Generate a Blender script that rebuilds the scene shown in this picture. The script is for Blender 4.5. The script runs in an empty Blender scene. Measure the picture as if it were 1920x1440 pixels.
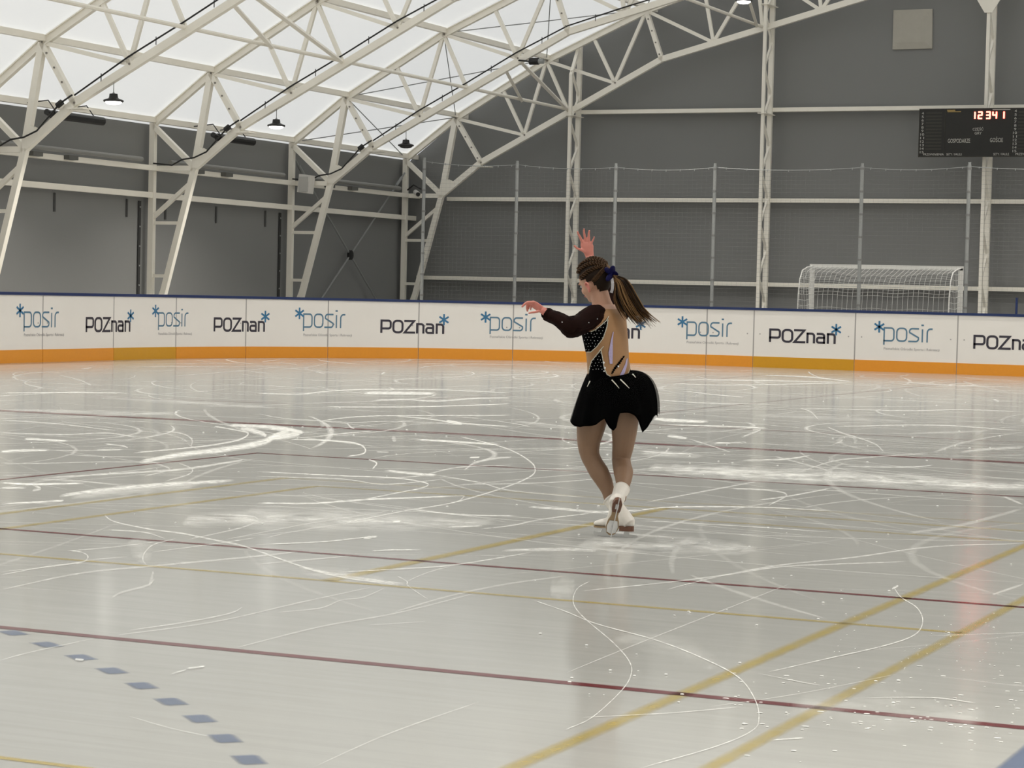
import bpy, bmesh, math, random
import numpy as np
from mathutils import Vector, Matrix
C = bpy.context.scene.collection
SC = bpy.context.scene
rnd = random.Random(7)

# ------------------------------------------------------------------ camera
CAM_H = 1.316
FPX = 4301.8
YAW, PIT, ROL = 0.422984, 0.0387817, 0.0232853
FW = Vector((-math.sin(YAW)*math.cos(PIT), math.cos(YAW)*math.cos(PIT), -math.sin(PIT)))
r0 = Vector((math.cos(YAW), math.sin(YAW), 0)); u0 = r0.cross(FW)
RI = math.cos(ROL)*r0 + math.sin(ROL)*u0
UP = -math.sin(ROL)*r0 + math.cos(ROL)*u0
cam_d = bpy.data.cameras.new('camera'); cam = bpy.data.objects.new('camera', cam_d); C.objects.link(cam)
cam_d.sensor_width = 36; cam_d.lens = FPX/1920*36; cam_d.clip_start = 0.05; cam_d.clip_end = 500
M = Matrix((RI, UP, -FW)).transposed().to_4x4(); M.translation = (0, 0, CAM_H)
cam.matrix_world = M
SC.camera = cam
def ray(px, py): return FW*FPX + RI*(px-960) + UP*(720-py)
def ground(px, py, z=0.0):
    d = ray(px, py); t = (z-CAM_H)/d.z
    return Vector((d.x*t, d.y*t, z))
def on_y(px, py, Y):
    d = ray(px, py); t = Y/d.y
    return Vector((d.x*t, Y, CAM_H+d.z*t))
def on_x(px, py, X):
    d = ray(px, py); t = X/d.x
    return Vector((X, d.y*t, CAM_H+d.z*t))
# ------------------------------------------------------------------ world, exposure
SC.view_settings.view_transform = 'Standard'; SC.view_settings.look = 'None'
SC.view_settings.gamma = 1; SC.view_settings.use_curve_mapping = False
SC.view_settings.exposure = 0.25
W = bpy.data.worlds.new('sky'); SC.world = W; W.use_nodes = True
W.node_tree.nodes['Background'].inputs[0].default_value = (0.93, 0.96, 1.0, 1)
W.node_tree.nodes['Background'].inputs[1].default_value = 1.27
LAMP_W = 105.0

# ------------------------------------------------------------------ materials
def S(c):   # srgb 0-255 -> linear
    return tuple(((x/255+0.055)/1.055)**2.4 if x/255 > 0.04045 else x/255/12.92 for x in c)+(1,)
def mat(name, col, rough=0.5, metal=0.0, spec=0.5, noise=0.0, nscale=20.0, emis=None, es=0.0, alpha=1.0, coat=0.0):
    m = bpy.data.materials.new(name); m.use_nodes = True
    nt = m.node_tree; b = nt.nodes['Principled BSDF']
    c = col if len(col) == 4 else tuple(col)+(1,)
    b.inputs['Base Color'].default_value = c
    b.inputs['Roughness'].default_value = rough; b.inputs['Metallic'].default_value = metal
    b.inputs['Specular IOR Level'].default_value = spec
    b.inputs['Coat Weight'].default_value = coat
    b.inputs['Alpha'].default_value = alpha
    if emis: b.inputs['Emission Color'].default_value = emis; b.inputs['Emission Strength'].default_value = es
    if noise:
        tc = nt.nodes.new('ShaderNodeTexCoord'); n = nt.nodes.new('ShaderNodeTexNoise')
        n.inputs['Scale'].default_value = nscale; n.inputs['Detail'].default_value = 4
        mr = nt.nodes.new('ShaderNodeMapRange'); mr.inputs[3].default_value = 1-noise; mr.inputs[4].default_value = 1+noise
        mx = nt.nodes.new('ShaderNodeMixRGB'); mx.blend_type = 'MULTIPLY'; mx.inputs[0].default_value = 1
        mx.inputs[1].default_value = c
        nt.links.new(tc.outputs['Object'], n.inputs['Vector']); nt.links.new(n.outputs['Fac'], mr.inputs[0])
        nt.links.new(mr.outputs[0], mx.inputs[2]); nt.links.new(mx.outputs[0], b.inputs['Base Color'])
    return m
CREAM = (0.92, 0.88, 0.785)
m_steel = mat('cream_painted_steel', CREAM, 0.45, noise=0.04, nscale=3)
m_wall_bounce = mat('pale_bounce_wall', (0.7, 0.7, 0.68), 0.6)  # for the unseen walls; pale colour chosen to bounce light onto upright faces
m_bolt = mat('bolt_steel', (0.25, 0.23, 0.2), 0.5, 0.5)
m_galv = mat('galvanised_steel', (0.30, 0.31, 0.305), 0.5, 0.2, noise=0.15, nscale=30)
m_wall = mat('grey_wall_membrane', (0.225, 0.227, 0.223), 0.6, spec=0.3, noise=0.03, nscale=0.7)
m_dark = mat('black_housing', (0.008, 0.008, 0.008), 0.45)
m_cable = mat('black_cable', (0.012, 0.012, 0.012), 0.6)
m_lens = mat('lamp_lens', (1, 1, 1), 0.3, emis=(1, 0.97, 0.9, 1), es=9.0)
m_lens_off = mat('lamp_lens_off', (0.03, 0.03, 0.03), 0.2)
m_white = mat('white_plastic', (0.72, 0.70, 0.66), 0.4)
m_patch = mat('vent_cover_fabric', (0.44, 0.42, 0.365), 0.8, noise=0.06, nscale=6)
m_board = mat('board_white_plastic', (0.81, 0.775, 0.735), 0.22, noise=0.035, nscale=1.6)
m_kick = mat('kick_orange', S((226, 146, 34)), 0.3, noise=0.04)
m_kick2 = mat('kick_ochre', S((206, 148, 16)), 0.3, noise=0.04)
m_cap = mat('cap_navy', S((24, 44, 92)), 0.35)
m_seam = mat('board_seam', (0.36, 0.34, 0.33), 0.6)
m_logo_dark = mat('print_charcoal', S((50, 46, 58)), 0.4)
m_logo_blue = mat('print_slate_blue', S((86, 122, 146)), 0.4)
m_star = mat('print_star_blue', S((52, 112, 152)), 0.4)
m_small = mat('print_grey', S((150, 148, 150)), 0.5)
m_board_face = mat('scoreboard_black', (0.008, 0.0075, 0.006), 0.35, noise=0.2, nscale=4)
m_print_w = mat('scoreboard_print', (0.55, 0.54, 0.5), 0.5)
m_print_y = mat('scoreboard_print_yellow', (0.35, 0.24, 0.08), 0.5)
m_led = mat('red_led', (0.8, 0.02, 0.02), 0.4, emis=(1, 0.10, 0.07, 1), es=9.0)
m_net = mat('net_cord', (0.55, 0.55, 0.53), 0.7)
m_netdark = mat('protective_net_cord', (0.20, 0.20, 0.195), 0.7)
m_goal = mat('goal_white', (0.72, 0.71, 0.68), 0.4)

def nodes_new(name):
    m = bpy.data.materials.new(name); m.use_nodes = True; nt = m.node_tree
    nt.nodes.clear(); out = nt.nodes.new('ShaderNodeOutputMaterial')
    return m, nt, out
def N(nt, t, **kw):
    n = nt.nodes.new(t)
    for k, v in kw.items(): setattr(n, k, v)
    return n
# roof: white translucent membrane
m_roof, nt, out = nodes_new('white_roof_membrane')
d = N(nt, 'ShaderNodeBsdfDiffuse'); t = N(nt, 'ShaderNodeBsdfTranslucent'); mx = N(nt, 'ShaderNodeMixShader')
tc = N(nt, 'ShaderNodeTexCoord'); ns = N(nt, 'ShaderNodeTexNoise'); ns.inputs['Scale'].default_value = 0.6; ns.inputs['Detail'].default_value = 3
rp = N(nt, 'ShaderNodeValToRGB'); rp.color_ramp.elements[0].color = (0.80, 0.79, 0.75, 1); rp.color_ramp.elements[1].color = (0.88, 0.87, 0.83, 1)
nt.links.new(tc.outputs['Object'], ns.inputs['Vector']); nt.links.new(ns.outputs['Fac'], rp.inputs[0])
nt.links.new(rp.outputs[0], d.inputs[0]); t.inputs[0].default_value = (0.9, 0.89, 0.855, 1)
mx.inputs[0].default_value = 0.45
nt.links.new(d.outputs[0], mx.inputs[1]); nt.links.new(t.outputs[0], mx.inputs[2]); nt.links.new(mx.outputs[0], out.inputs[0])

def ice_mat(name, col, use_alpha=False, texture='ice', alpha_noise=0.0, gloss=1.0, nscale=3.0):
    m, nt, out = nodes_new(name); L = nt.links.new
    geo = N(nt, 'ShaderNodeNewGeometry')
    dif = N(nt, 'ShaderNodeBsdfDiffuse'); glo = N(nt, 'ShaderNodeBsdfGlossy'); mix = N(nt, 'ShaderNodeMixShader')
    glo.inputs['Roughness'].default_value = 0.125; glo.inputs['Color'].default_value = (0.97, 0.98, 0.98, 1)
    fr = N(nt, 'ShaderNodeFresnel'); fr.inputs['IOR'].default_value = 1.31
    mu = N(nt, 'ShaderNodeMath', operation='MULTIPLY'); mu.inputs[1].default_value = 0.8*gloss
    L(fr.outputs[0], mu.inputs[0]); L(mu.outputs[0], mix.inputs[0])
    # cloudy tone and fine skate texture
    n1 = N(nt, 'ShaderNodeTexNoise'); n1.inputs['Scale'].default_value = 0.55; n1.inputs['Detail'].default_value = 5
    mp = N(nt, 'ShaderNodeMapping'); mp.inputs['Rotation'].default_value = (0, 0, 0.5); mp.inputs['Scale'].default_value = (0.5, 6, 1)
    n2 = N(nt, 'ShaderNodeTexNoise'); n2.inputs['Scale'].default_value = 3.0; n2.inputs['Detail'].default_value = 6; n2.inputs['Distortion'].default_value = 0.6
    L(geo.outputs['Position'], n1.inputs['Vector']); L(geo.outputs['Position'], mp.inputs['Vector']); L(mp.outputs[0], n2.inputs['Vector'])
    ad = N(nt, 'ShaderNodeMath', operation='ADD'); L(n1.outputs['Fac'], ad.inputs[0]); L(n2.outputs['Fac'], ad.inputs[1])
    mr = N(nt, 'ShaderNodeMapRange'); mr.inputs[1].default_value = 0.7; mr.inputs[2].default_value = 1.35
    mr.inputs[3].default_value = 0.93; mr.inputs[4].default_value = 1.05; L(ad.outputs[0], mr.inputs[0])
    mc = N(nt, 'ShaderNodeMixRGB', blend_type='MULTIPLY'); mc.inputs[0].default_value = 1; mc.inputs[1].default_value = tuple(col)+(1,)
    L(mr.outputs[0], mc.inputs[2]); L(mc.outputs[0], dif.inputs[0])
    n3 = N(nt, 'ShaderNodeTexNoise'); n3.inputs['Scale'].default_value = 9; n3.inputs['Detail'].default_value = 4
    L(geo.outputs['Position'], n3.inputs['Vector'])
    bp = N(nt, 'ShaderNodeBump'); bp.inputs['Strength'].default_value = 0.25; bp.inputs['Distance'].default_value = 0.0006
    L(n3.outputs['Fac'], bp.inputs['Height']); L(bp.outputs[0], glo.inputs['Normal'])
    L(dif.outputs[0], mix.inputs[1]); L(glo.outputs[0], mix.inputs[2])
    if use_alpha:
        at = N(nt, 'ShaderNodeAttribute'); at.attribute_name = 'cover'
        tr = N(nt, 'ShaderNodeBsdfTransparent'); fin = N(nt, 'ShaderNodeMixShader')
        src = at.outputs['Fac']
        if alpha_noise:
            n4 = N(nt, 'ShaderNodeTexNoise'); n4.inputs['Scale'].default_value = nscale; n4.inputs['Detail'].default_value = 8; n4.inputs['Roughness'].default_value = 0.7
            L(geo.outputs['Position'], n4.inputs['Vector'])
            r4 = N(nt, 'ShaderNodeMapRange'); r4.inputs[1].default_value = 0.35; r4.inputs[2].default_value = 0.65
            r4.inputs[3].default_value = 1-alpha_noise; r4.inputs[4].default_value = 1.0; L(n4.outputs['Fac'], r4.inputs[0])
            m4 = N(nt, 'ShaderNodeMath', operation='MULTIPLY'); L(src, m4.inputs[0]); L(r4.outputs[0], m4.inputs[1]); src = m4.outputs[0]
        L(src, fin.inputs[0]); L(tr.outputs[0], fin.inputs[1]); L(mix.outputs[0], fin.inputs[2]); L(fin.outputs[0], out.inputs[0])
    else: L(mix.outputs[0], out.inputs[0])
    return m
m_ice = ice_mat('ice', (0.385, 0.383, 0.362))
m_snow = ice_mat('ice_snow', (0.96, 0.955, 0.92), True, alpha_noise=0.75, gloss=0.15, nscale=14)
m_snow2 = ice_mat('scraped_snow', (0.96, 0.955, 0.92), True, alpha_noise=1.0, gloss=0.15, nscale=4.0)
m_lred = ice_mat('paint_red_in_ice', (0.15, 0.03, 0.036), True, alpha_noise=0.12)
m_lyel = ice_mat('paint_yellow_in_ice', (0.50, 0.385, 0.105), True, alpha_noise=0.35, nscale=8)
m_lblue = ice_mat('paint_blue_in_ice', (0.13, 0.17, 0.27), True, alpha_noise=0.1)

# ------------------------------------------------------------------ object helpers
def T(o, label=None, cat=None, group=None, kind=None):
    if label: o['label'] = label
    if cat: o['category'] = cat
    if group: o['group'] = group
    if kind: o['kind'] = kind
    return o
def empty(name, loc=(0, 0, 0), **kw):
    o = bpy.data.objects.new(name, None); C.objects.link(o); o.location = loc; o.empty_display_size = 0.2
    return T(o, **kw)
def root_loc(o):
    l = Vector((0, 0, 0))
    while o is not None: l += o.location; o = o.parent
    return l
class MB:
    """collects world-space geometry for ONE mesh object"""
    def __init__(s): s.v = []; s.f = []; s.m = []; s.a = []
    def add(s, vs, fs, mi=0, al=None):
        k = len(s.v); s.v += [tuple(v) for v in vs]; s.f += [tuple(i+k for i in f) for f in fs]; s.m += [mi]*len(fs)
        s.a += al if al else [1.0]*len(vs)
        return s
    def box(s, c, d, R=None, mi=0):
        c = Vector(c); vs = []
        for x in (-.5, .5):
            for y in (-.5, .5):
                for z in (-.5, .5):
                    p = Vector((x*d[0], y*d[1], z*d[2]))
                    vs.append(c+(R @ p if R else p))
        return s.add(vs, [(0, 1, 3, 2), (4, 6, 7, 5), (0, 4, 5, 1), (2, 3, 7, 6), (0, 2, 6, 4), (1, 5, 7, 3)], mi)
    def beam(s, a, b, w, h, side=(0, 1, 0), mi=0, ext=0.0):
        """w along 'side', h perpendicular to both"""
        a = Vector(a); b = Vector(b); t = (b-a).normalized(); a = a-t*ext; b = b+t*ext
        sd = Vector(side); sd = (sd-t*sd.dot(t)).normalized(); n = t.cross(sd)
        vs = [p+sd*(i*w/2)+n*(j*h/2) for p in (a, b) for i, j in ((-1, -1), (1, -1), (1, 1), (-1, 1))]
        return s.add(vs, [(3, 2, 1, 0), (4, 5, 6, 7), (0, 1, 5, 4), (1, 2, 6, 5), (2, 3, 7, 6), (3, 0, 4, 7)], mi)
    def ibeam(s, a, b, w, h, side=(0, 1, 0), tf=0.02, tw=0.03):
        a = Vector(a); b = Vector(b); t = (b-a).normalized()
        sd = Vector(side); sd = (sd-t*sd.dot(t)).normalized(); n = t.cross(sd)
        for o in (-1, 1): s.beam(a+n*(o*(h-tf)/2), b+n*(o*(h-tf)/2), w, tf, side)
        s.beam(a, b, tw, h-2*tf, side); return s
    def tube(s, pts, r, n=8, closed=False, cap=True, mi=0):
        pts = [Vector(p) for p in pts]; rs = r if isinstance(r, (list, tuple)) else [r]*len(pts)
        rings = []; ref = None
        for i, p in enumerate(pts):
            t = (pts[min(i+1, len(pts)-1)]-pts[max(i-1, 0)])
            if t.length < 1e-9: t = Vector((0, 0, 1))
            t.normalize()
            if ref is None: ref = t.orthogonal().normalized()
            ref = (ref-t*ref.dot(t))
            ref = ref.normalized() if ref.length > 1e-6 else t.orthogonal().normalized()
            q = t.cross(ref); rings.append([p+ref*(math.cos(2*math.pi*k/n)*rs[i])+q*(math.sin(2*math.pi*k/n)*rs[i]) for k in range(n)])
        return s.rings(rings, cap, mi)
    def rings(s, rings, cap=True, mi=0):
        n = len(rings[0]); vs = [v for r in rings for v in r]; fs = []
        for i in range(len(rings)-1):
            for k in range(n):
                a = i*n+k; b = i*n+(k+1) % n; fs.append((a, b, b+n, a+n))
        if cap:
            fs.append(tuple(range(n-1, -1, -1))); fs.append(tuple(len(vs)-n+k for k in range(n)))
        return s.add(vs, fs, mi)
    def ell(s, c, ax, nu=16, nv=10, mi=0):
        """ellipsoid with three axis vectors"""
        c = Vector(c); A, B, D = [Vector(a) for a in ax]; vs = [c+D]; fs = []
        for j in range(1, nv):
            th = math.pi*j/nv
            for i in range(nu):
                ph = 2*math.pi*i/nu
                vs.append(c+A*(math.sin(th)*math.cos(ph))+B*(math.sin(th)*math.sin(ph))+D*math.cos(th))
        vs.append(c-D); e = len(vs)-1
        for i in range(nu):
            fs.append((0, 1+i, 1+(i+1) % nu)); fs.append((e, e-nu+(i+1) % nu, e-nu+i))
        for j in range(nv-2):
            for i in range(nu):
                a = 1+j*nu+i; b = 1+j*nu+(i+1) % nu; fs.append((a, a+nu, b+nu, b))
        return s.add(vs, fs, mi)
    def lathe(s, c, prof, n=24, mi=0, axis=(0, 0, 1)):
        c = Vector(c); ax = Vector(axis).normalized(); e1 = ax.orthogonal().normalized(); e2 = ax.cross(e1)
        return s.rings([[c+ax*z+e1*(r*math.cos(2*math.pi*k/n))+e2*(r*math.sin(2*math.pi*k/n)) for k in range(n)] for r, z in prof], True, mi)
    def build(s, name, mats, parent=None, smooth=False, alpha=False, **kw):
        me = bpy.data.meshes.new(name); off = root_loc(parent) if parent is not None else Vector((0, 0, 0))
        me.from_pydata([Vector(v)-off for v in s.v], [], s.f)
        mats = mats if isinstance(mats, (list, tuple)) else [mats]
        for m in mats: me.materials.append(m)
        me.polygons.foreach_set('material_index', s.m)
        if smooth: me.polygons.foreach_set('use_smooth', [True]*len(s.f))
        if alpha:
            at = me.attributes.new('cover', 'FLOAT', 'POINT'); at.data.foreach_set('value', s.a)
        me.update()
        bm = bmesh.new(); bm.from_mesh(me); 
        if not alpha: bmesh.ops.recalc_face_normals(bm, faces=bm.faces)
        else:
            bm.normal_update(); dn = [f for f in bm.faces if f.normal.z < 0]
            if dn: bmesh.ops.reverse_faces(bm, faces=dn)
        bm.to_mesh(me); bm.free()
        o = bpy.data.objects.new(name, me); C.objects.link(o)
        if parent is not None: o.parent = parent
        return T(o, **kw)
def copy_tree(o, parent=None):
    c = o.copy(); C.objects.link(c); c.parent = parent
    for ch in o.children: copy_tree(ch, c)
    return c
ORD = ['first', 'second', 'third', 'fourth', 'fifth', 'sixth', 'seventh', 'eighth', 'ninth', 'tenth', 'eleventh', 'twelfth']

# ------------------------------------------------------------------ hall shell
K = 1.08
def H(x, z): return (x*K, CAM_H+(z-CAM_H)*K)
XC = -11.27*K                       # hall centre line
GY = 54.0                           # end wall frame
TOP = [H(*p) for p in [(-25.49, 4.557), (-24.154, 5.534), (-22.923, 6.208), (-21.807, 6.869), (-20.614, 7.382), (-19.311, 7.977),
                       (-17.9, 8.42), (-16.65, 8.85), (-15.3, 9.22), (-14.0, 9.56), (-11.27, 10.05)]]
E_, n1, m1, n2, m2, n3, m3, n4, m4, n5, n6 = TOP
K_, S1, b2, b3, b4, S5, b6, b7, b8, b9, b10, b11 = [H(*p) for p in [(-24.487, 3.691), (-23.46, 4.472), (-22.337, 5.121), (-21.221, 5.69),
    (-20.053, 6.317), (-18.9, 6.844), (-17.644, 7.2), (-16.476, 7.496), (-15.109, 7.853), (-13.9, 8.17), (-12.6, 8.51), (-11.27, 8.87)]]
OX = -25.48*K; KFX = H(-25.45, 0)[0]     # outer column, inner column foot
YB = -6.0; XR = 2*XC-OX
YW = GY+0.6
def rp(p): return (2*XC-p[0], p[1])
# roof membrane
RO = 0.17
prof = [(p[0], p[1]+RO) for p in TOP]; prof[0] = (OX-0.25, E_[1]+RO-0.2)
fullp = prof + [rp(p) for p in prof[:-1]][::-1]
mb = MB(); ny = 41; ys = [YB+(YW-YB)*i/(ny-1) for i in range(ny)]
vs = []
for p in fullp:
    for y in ys: vs.append((p[0], y, p[1]))
fs = [(i*ny+j, i*ny+j+1, (i+1)*ny+j+1, (i+1)*ny+j) for i in range(len(fullp)-1) for j in range(ny-1)]
mb.add(vs, fs); mb.build('ceiling', m_roof, smooth=False, kind='structure', label='white membrane roof of the ice hall')
# gable wall
def gable(y, name, kind_label, wm=m_wall):
    g = MB(); n = len(fullp); t = 0.06
    pts = [(OX-0.25, 0)]+[(p[0], p[1]-0.02) for p in fullp]+[(XR+0.25, 0)]
    vs = [(p[0], y, p[1]) for p in pts]+[(p[0], y+t, p[1]) for p in pts]; m = len(pts)
    # strips for good triangulation
    fs = []
    base = []
    vv = []; 
    for i in range(1, m-1): vv += [(pts[i][0], y, 0), (pts[i][0], y, pts[i][1]), (pts[i][0], y+t, 0), (pts[i][0], y+t, pts[i][1])]
    for i in range(m-3):
        a = 4*i; fs += [(a, a+4, a+5, a+1), (a+2, a+3, a+7, a+6), (a+1, a+5, a+7, a+3)]
    g.add(vv, fs); g.build(name, wm, kind='structure', label=kind_label)
gable(YW, 'wall_back', 'dark grey end wall of the hall behind the goal')
gable(YB-0.06, 'wall_front', 'unseen end wall behind the camera, made pale to bounce light', m_wall_bounce)
for nm, x in (('wall_left', OX-0.22), ('wall_right', XR+0.22)):
    g = MB(); g.box((x, (YW+YB)/2, E_[1]/2), (0.06, YW-YB, E_[1])); g.build(nm, m_wall if nm == 'wall_left' else m_wall_bounce, kind='structure', label=('dark grey' if nm == 'wall_left' else 'pale')+' side wall, '+nm[5:])  # unseen right wall is made pale to bounce light
# concrete apron outside the rink is the same floor slab; the ice itself
ZF = -0.03
g = MB(); g.box(((OX+XR)/2, (YW+YB)/2, ZF-0.05), (XR-OX+1, YW-YB+0.6, 0.1))
m_slab = mat('concrete_slab', (0.30, 0.29, 0.275), 0.7, noise=0.1)
g.build('floor', m_slab, kind='structure', label='concrete slab around the rink')

# ------------------------------------------------------------------ steel frames
def frame(Y):
    root = empty('steel_frame', (XC, Y, 0))
    both = [lambda p: (p[0], Y, p[1]), lambda p: (2*XC-p[0], Y, p[1])]
    def part(name, a, b, w, h, kind='beam', ext=0.0):
        for fn in both:
            g = MB()
            if kind == 'i': g.ibeam(fn(a), fn(b), w, h)
            else: g.beam(fn(a), fn(b), w, h, ext=ext)
            g.build(name, m_steel, root)
    def chord(name, pts, w, h, kind):
        for fn in both:
            g = MB()
            for a, b in zip(pts[:-1], pts[1:]):
                if kind == 'i': g.ibeam(fn(a), fn(b), w, h)
                else: g.beam(fn(a), fn(b), w, h, ext=h*0.12)
            g.build(name, m_steel, root)
    chord('top_chord', [E_, n1, n2, n3, n4, n5, n6], 0.11, 0.16, 'i')
    chord('bottom_chord', [K_, S1, S5, b11], 0.12, 0.145, 'b')
    part('outer_column', (OX, 0), (OX, E_[1]+0.02), 0.11, 0.13)
    part('inner_column', (KFX-0.02, 0), (K_[0], K_[1]), 0.12, 0.13)
    part('knee_strut', (OX, K_[1]-0.02), (K_[0]-0.02, K_[1]-0.02), 0.12, 0.11)
    part('knee_brace', (OX+0.02, E_[1]-0.05), K_, 0.11, 0.11)
    part('knee_post', K_, n1, 0.12, 0.14)
    for a, b in ((n1, S1), (n3, S5)):
        part('splice_post', a, b, 0.12, 0.11)
    WB = [(n1, b2), (m1, b2), (n2, b2), (n2, b3), (n2, b4), (m2, b4), (n3, b4), (n3, b6), (m3, b6), (n4, b6), (n4, b7), (n4, b8), (m4, b8), (n5, b8), (n5, b10), (n6, b10)]
    for a, b in WB: part('web_brace', a, b, 0.07, 0.082)
    # column lacing
    def ic(z): f = z/K_[1]; return KFX-0.02+(K_[0]-KFX+0.02)*f
    part('column_lacing', (ic(3.56), 3.56), (OX, 2.78), 0.08, 0.085)
    for z in (2.69, 1.55, 0.45): part('column_lacing', (OX, z), (ic(z), z), 0.08, 0.07)
    part('column_lacing', (ic(1.5), 1.5), (OX, 0.5), 0.08, 0.085)
    # gusset plates and bolts
    for fn in both:
        g = MB()
        k = fn(K_); sx = 1 if fn((0, 0))[0] == 0 else -1
        for q in (-0.058, 0.058):
            pl = [(K_[0]-0.06, K_[1]), (K_[0]+0.16, K_[1]+0.42), (K_[0]+0.30, K_[1]+0.36), (K_[0]+0.36, K_[1]+0.24), (K_[0]+0.05, K_[1]-0.02)]
            pv = [fn(p) for p in pl]; g.add([(v[0], v[1]+q, v[2]) for v in pv]+[(v[0], v[1]+q*1.08, v[2]) for v in pv],
                [tuple(range(5)), tuple(range(9, 4, -1))]+[(i, (i+1) % 5, 5+(i+1) % 5, 5+i) for i in range(5)])
        g.build('gusset_plate', m_steel, root)
        g = MB()
        for a, b in ((n1, S1), (n3, S5)):
            A = Vector(fn(a)); B = Vector(fn(b))
            for t in (0.18, 0.42, 0.66, 0.9):
                p = A.lerp(B, t); g = MB(); g.lathe(p, [(0.022, -0.075), (0.022, 0.075)], 6, axis=(0, 1, 0)); g.build('bolt', m_bolt, root)
        for p in (n1, n2, b2, b4, S1):
            P = Vector(fn(p)); g = MB(); g.lathe(P+Vector((0.03, 0, 0)), [(0.024, -0.075), (0.024, 0.075)], 6, axis=(0, 1, 0)); g.build('bolt', m_bolt, root)
        g = MB(); P = Vector(fn(S1)); g.box(P+Vector((0.1*sx, 0.0, -0.11)), (0.36, 0.3, 0.025)); g.build('splice_plate', m_steel, root)
    return root
ys_f = [GY-6*i for i in range(10)]
fr0 = frame(GY)
desc = {0: 'cream steel truss frame standing against the dark end wall', 1: 'cream steel truss frame one bay in front of the end wall, cross-braced beside it',
        2: 'cream steel truss frame with leaning leg, third counting from the end wall', 3: 'cream steel truss frame nearest the camera at the left edge'}
frames = [fr0]
for i, y in enumerate(ys_f):
    f = fr0 if i == 0 else copy_tree(fr0)
    if i: f.location.y = y; frames.append(f)
    T(f, label=desc.get(i, 'cream steel truss frame, %s from the end wall, towards the viewer' % ORD[i]), cat='truss frame', group='steel truss frames spanning the hall')

# purlins (one long beam each)
PN = [(E_, 'eave', 'along the eave where roof meets wall'), (n1, 'n1', 'first above the eave'), (n2, 'n2', 'second above the eave'),
      (n3, 'n3', 'third above the eave'), (n4, 'n4', 'fourth above the eave'), (n5, 'n5', 'next to the ridge')]
def longbeam(name, x, z, w, h, label, cat, group, y0=YB+0.05, y1=YW-0.02, m=m_steel):
    g = MB(); g.box((x, (y0+y1)/2, z), (w, y1-y0, h)); r = g.build(name, m); 
    return T(r, label=label, cat=cat, group=group)
for p, _, ds in PN:
    for sd, q in (('left', p), ('right', rp(p))):
        longbeam('roof_purlin', q[0]+(0.03 if sd == 'left' else -0.03), q[1]+0.085, 0.12, 0.12, 'cream roof purlin on the %s slope, %s' % (sd, ds), 'roof beam', 'long roof purlins')
longbeam('roof_purlin', n6[0], n6[1]+0.085, 0.12, 0.12, 'cream roof purlin at the ridge', 'roof beam', 'long roof purlins')
for p, ds in ((b3, 'lower, at the third bottom joint of the trusses'), (b7, 'upper, near the middle of the trusses')):
    for sd, q in (('left', p), ('right', rp(p))):
        g = MB(); g.tube([(q[0], YB+0.1, q[1]+0.03), (q[0], GY, q[1]+0.03)], 0.04, 8); o = g.build('tie_rod', m_steel)
        T(o, label='slim cream tie tube, %s side, %s' % (sd, ds), cat='tie tube', group='lengthwise tie tubes')
# wall girts on side walls
for sd, sx in (('left', OX), ('right', XR)):
    s = 1 if sd == 'left' else -1
    longbeam('wall_rail', sx, H(0, 3.14)[1], 0.1, 0.12, 'cream horizontal rail on the %s wall, below the cable rail' % sd, 'wall rail', 'side wall rails')
    longbeam('wall_rail', sx, H(0, 1.2)[1]-0.3, 0.1, 0.12, 'cream horizontal rail low on the %s wall behind the boards' % sd, 'wall rail', 'side wall rails')
    longbeam('wall_rail', sx+0.1*s, K_[1]-0.02, 0.1, 0.11, 'cream horizontal rail high on the %s wall at truss knee height' % sd, 'wall rail', 'side wall rails')
# end wall girts
for z, lab, x0 in ((5.647, 'upper cream rail across the end wall, level with the scoreboard top', -21.0*K), (3.596, 'middle cream rail across the end wall behind the net', K_[0]),
                   (1.69, 'lowest cream rail across the end wall, just above the rink boards', ic0 if False else KFX+0.2)):
    g = MB(); zz = CAM_H+(z-CAM_H)*K*(GY+0.35)/GY
    x1 = 2*XC-x0
    g.beam((x0, GY+0.4, zz), (x1, GY+0.4, zz), 0.2, 0.10)
    g.build('end_wall_rail', m_steel, label=lab, cat='wall rail', group='end wall rails')
# end wall lattice columns
def lattice(x, ztop, label, taper=False):
    r = empty('lattice_column', (x, GY, 0), label=label, cat='lattice column', group='lattice columns on the end wall')
    yf, yb = GY-0.27, GY+0.27
    g = MB()
    if taper: g.beam((x, yf, 0), (x, yf, ztop-0.75), 0.08, 0.08); g.beam((x, yf, ztop-0.77), (x, yb-0.1, ztop-0.05), 0.08, 0.08)
    else: g.beam((x, yf, 0), (x, yf, ztop), 0.08, 0.08)
    g.build('front_chord', m_steel, r)
    g = MB(); g.beam((x, yb, 0), (x, yb, ztop), 0.10, 0.12, side=(0, 1, 0)); g.build('rear_chord', m_steel, r)
    n = int(ztop/0.62); dz = ztop/n
    for i in range(n-(1 if taper else 0)):
        a, b = (yf, yb) if i % 2 else (yb, yf)
        g = MB(); g.beam((x, a, i*dz), (x, b, (i+1)*dz), 0.05, 0.055, side=(1, 0, 0)); g.build('lacing_bar', m_steel, r)
    for z in (5.55, 8.0 if not taper else 0):
        if z and z < ztop:
            g = MB(); g.box((x, GY, CAM_H+(z-CAM_H)*K), (0.22, 0.75, 0.02)); g.build('splice_plate', m_steel, r)
    return r
def roofz(x):
    x = x if x <= XC else 2*XC-x
    for a, b in zip(TOP[:-1], TOP[1:]):
        if a[0] <= x <= b[0]: return a[1]+(b[1]-a[1])*(x-a[0])/(b[0]-a[0])
cxs = [-21.06*K, -16.33*K, -11.27*K]; cxs += [2*XC-cxs[1], 2*XC-cxs[0]]
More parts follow.
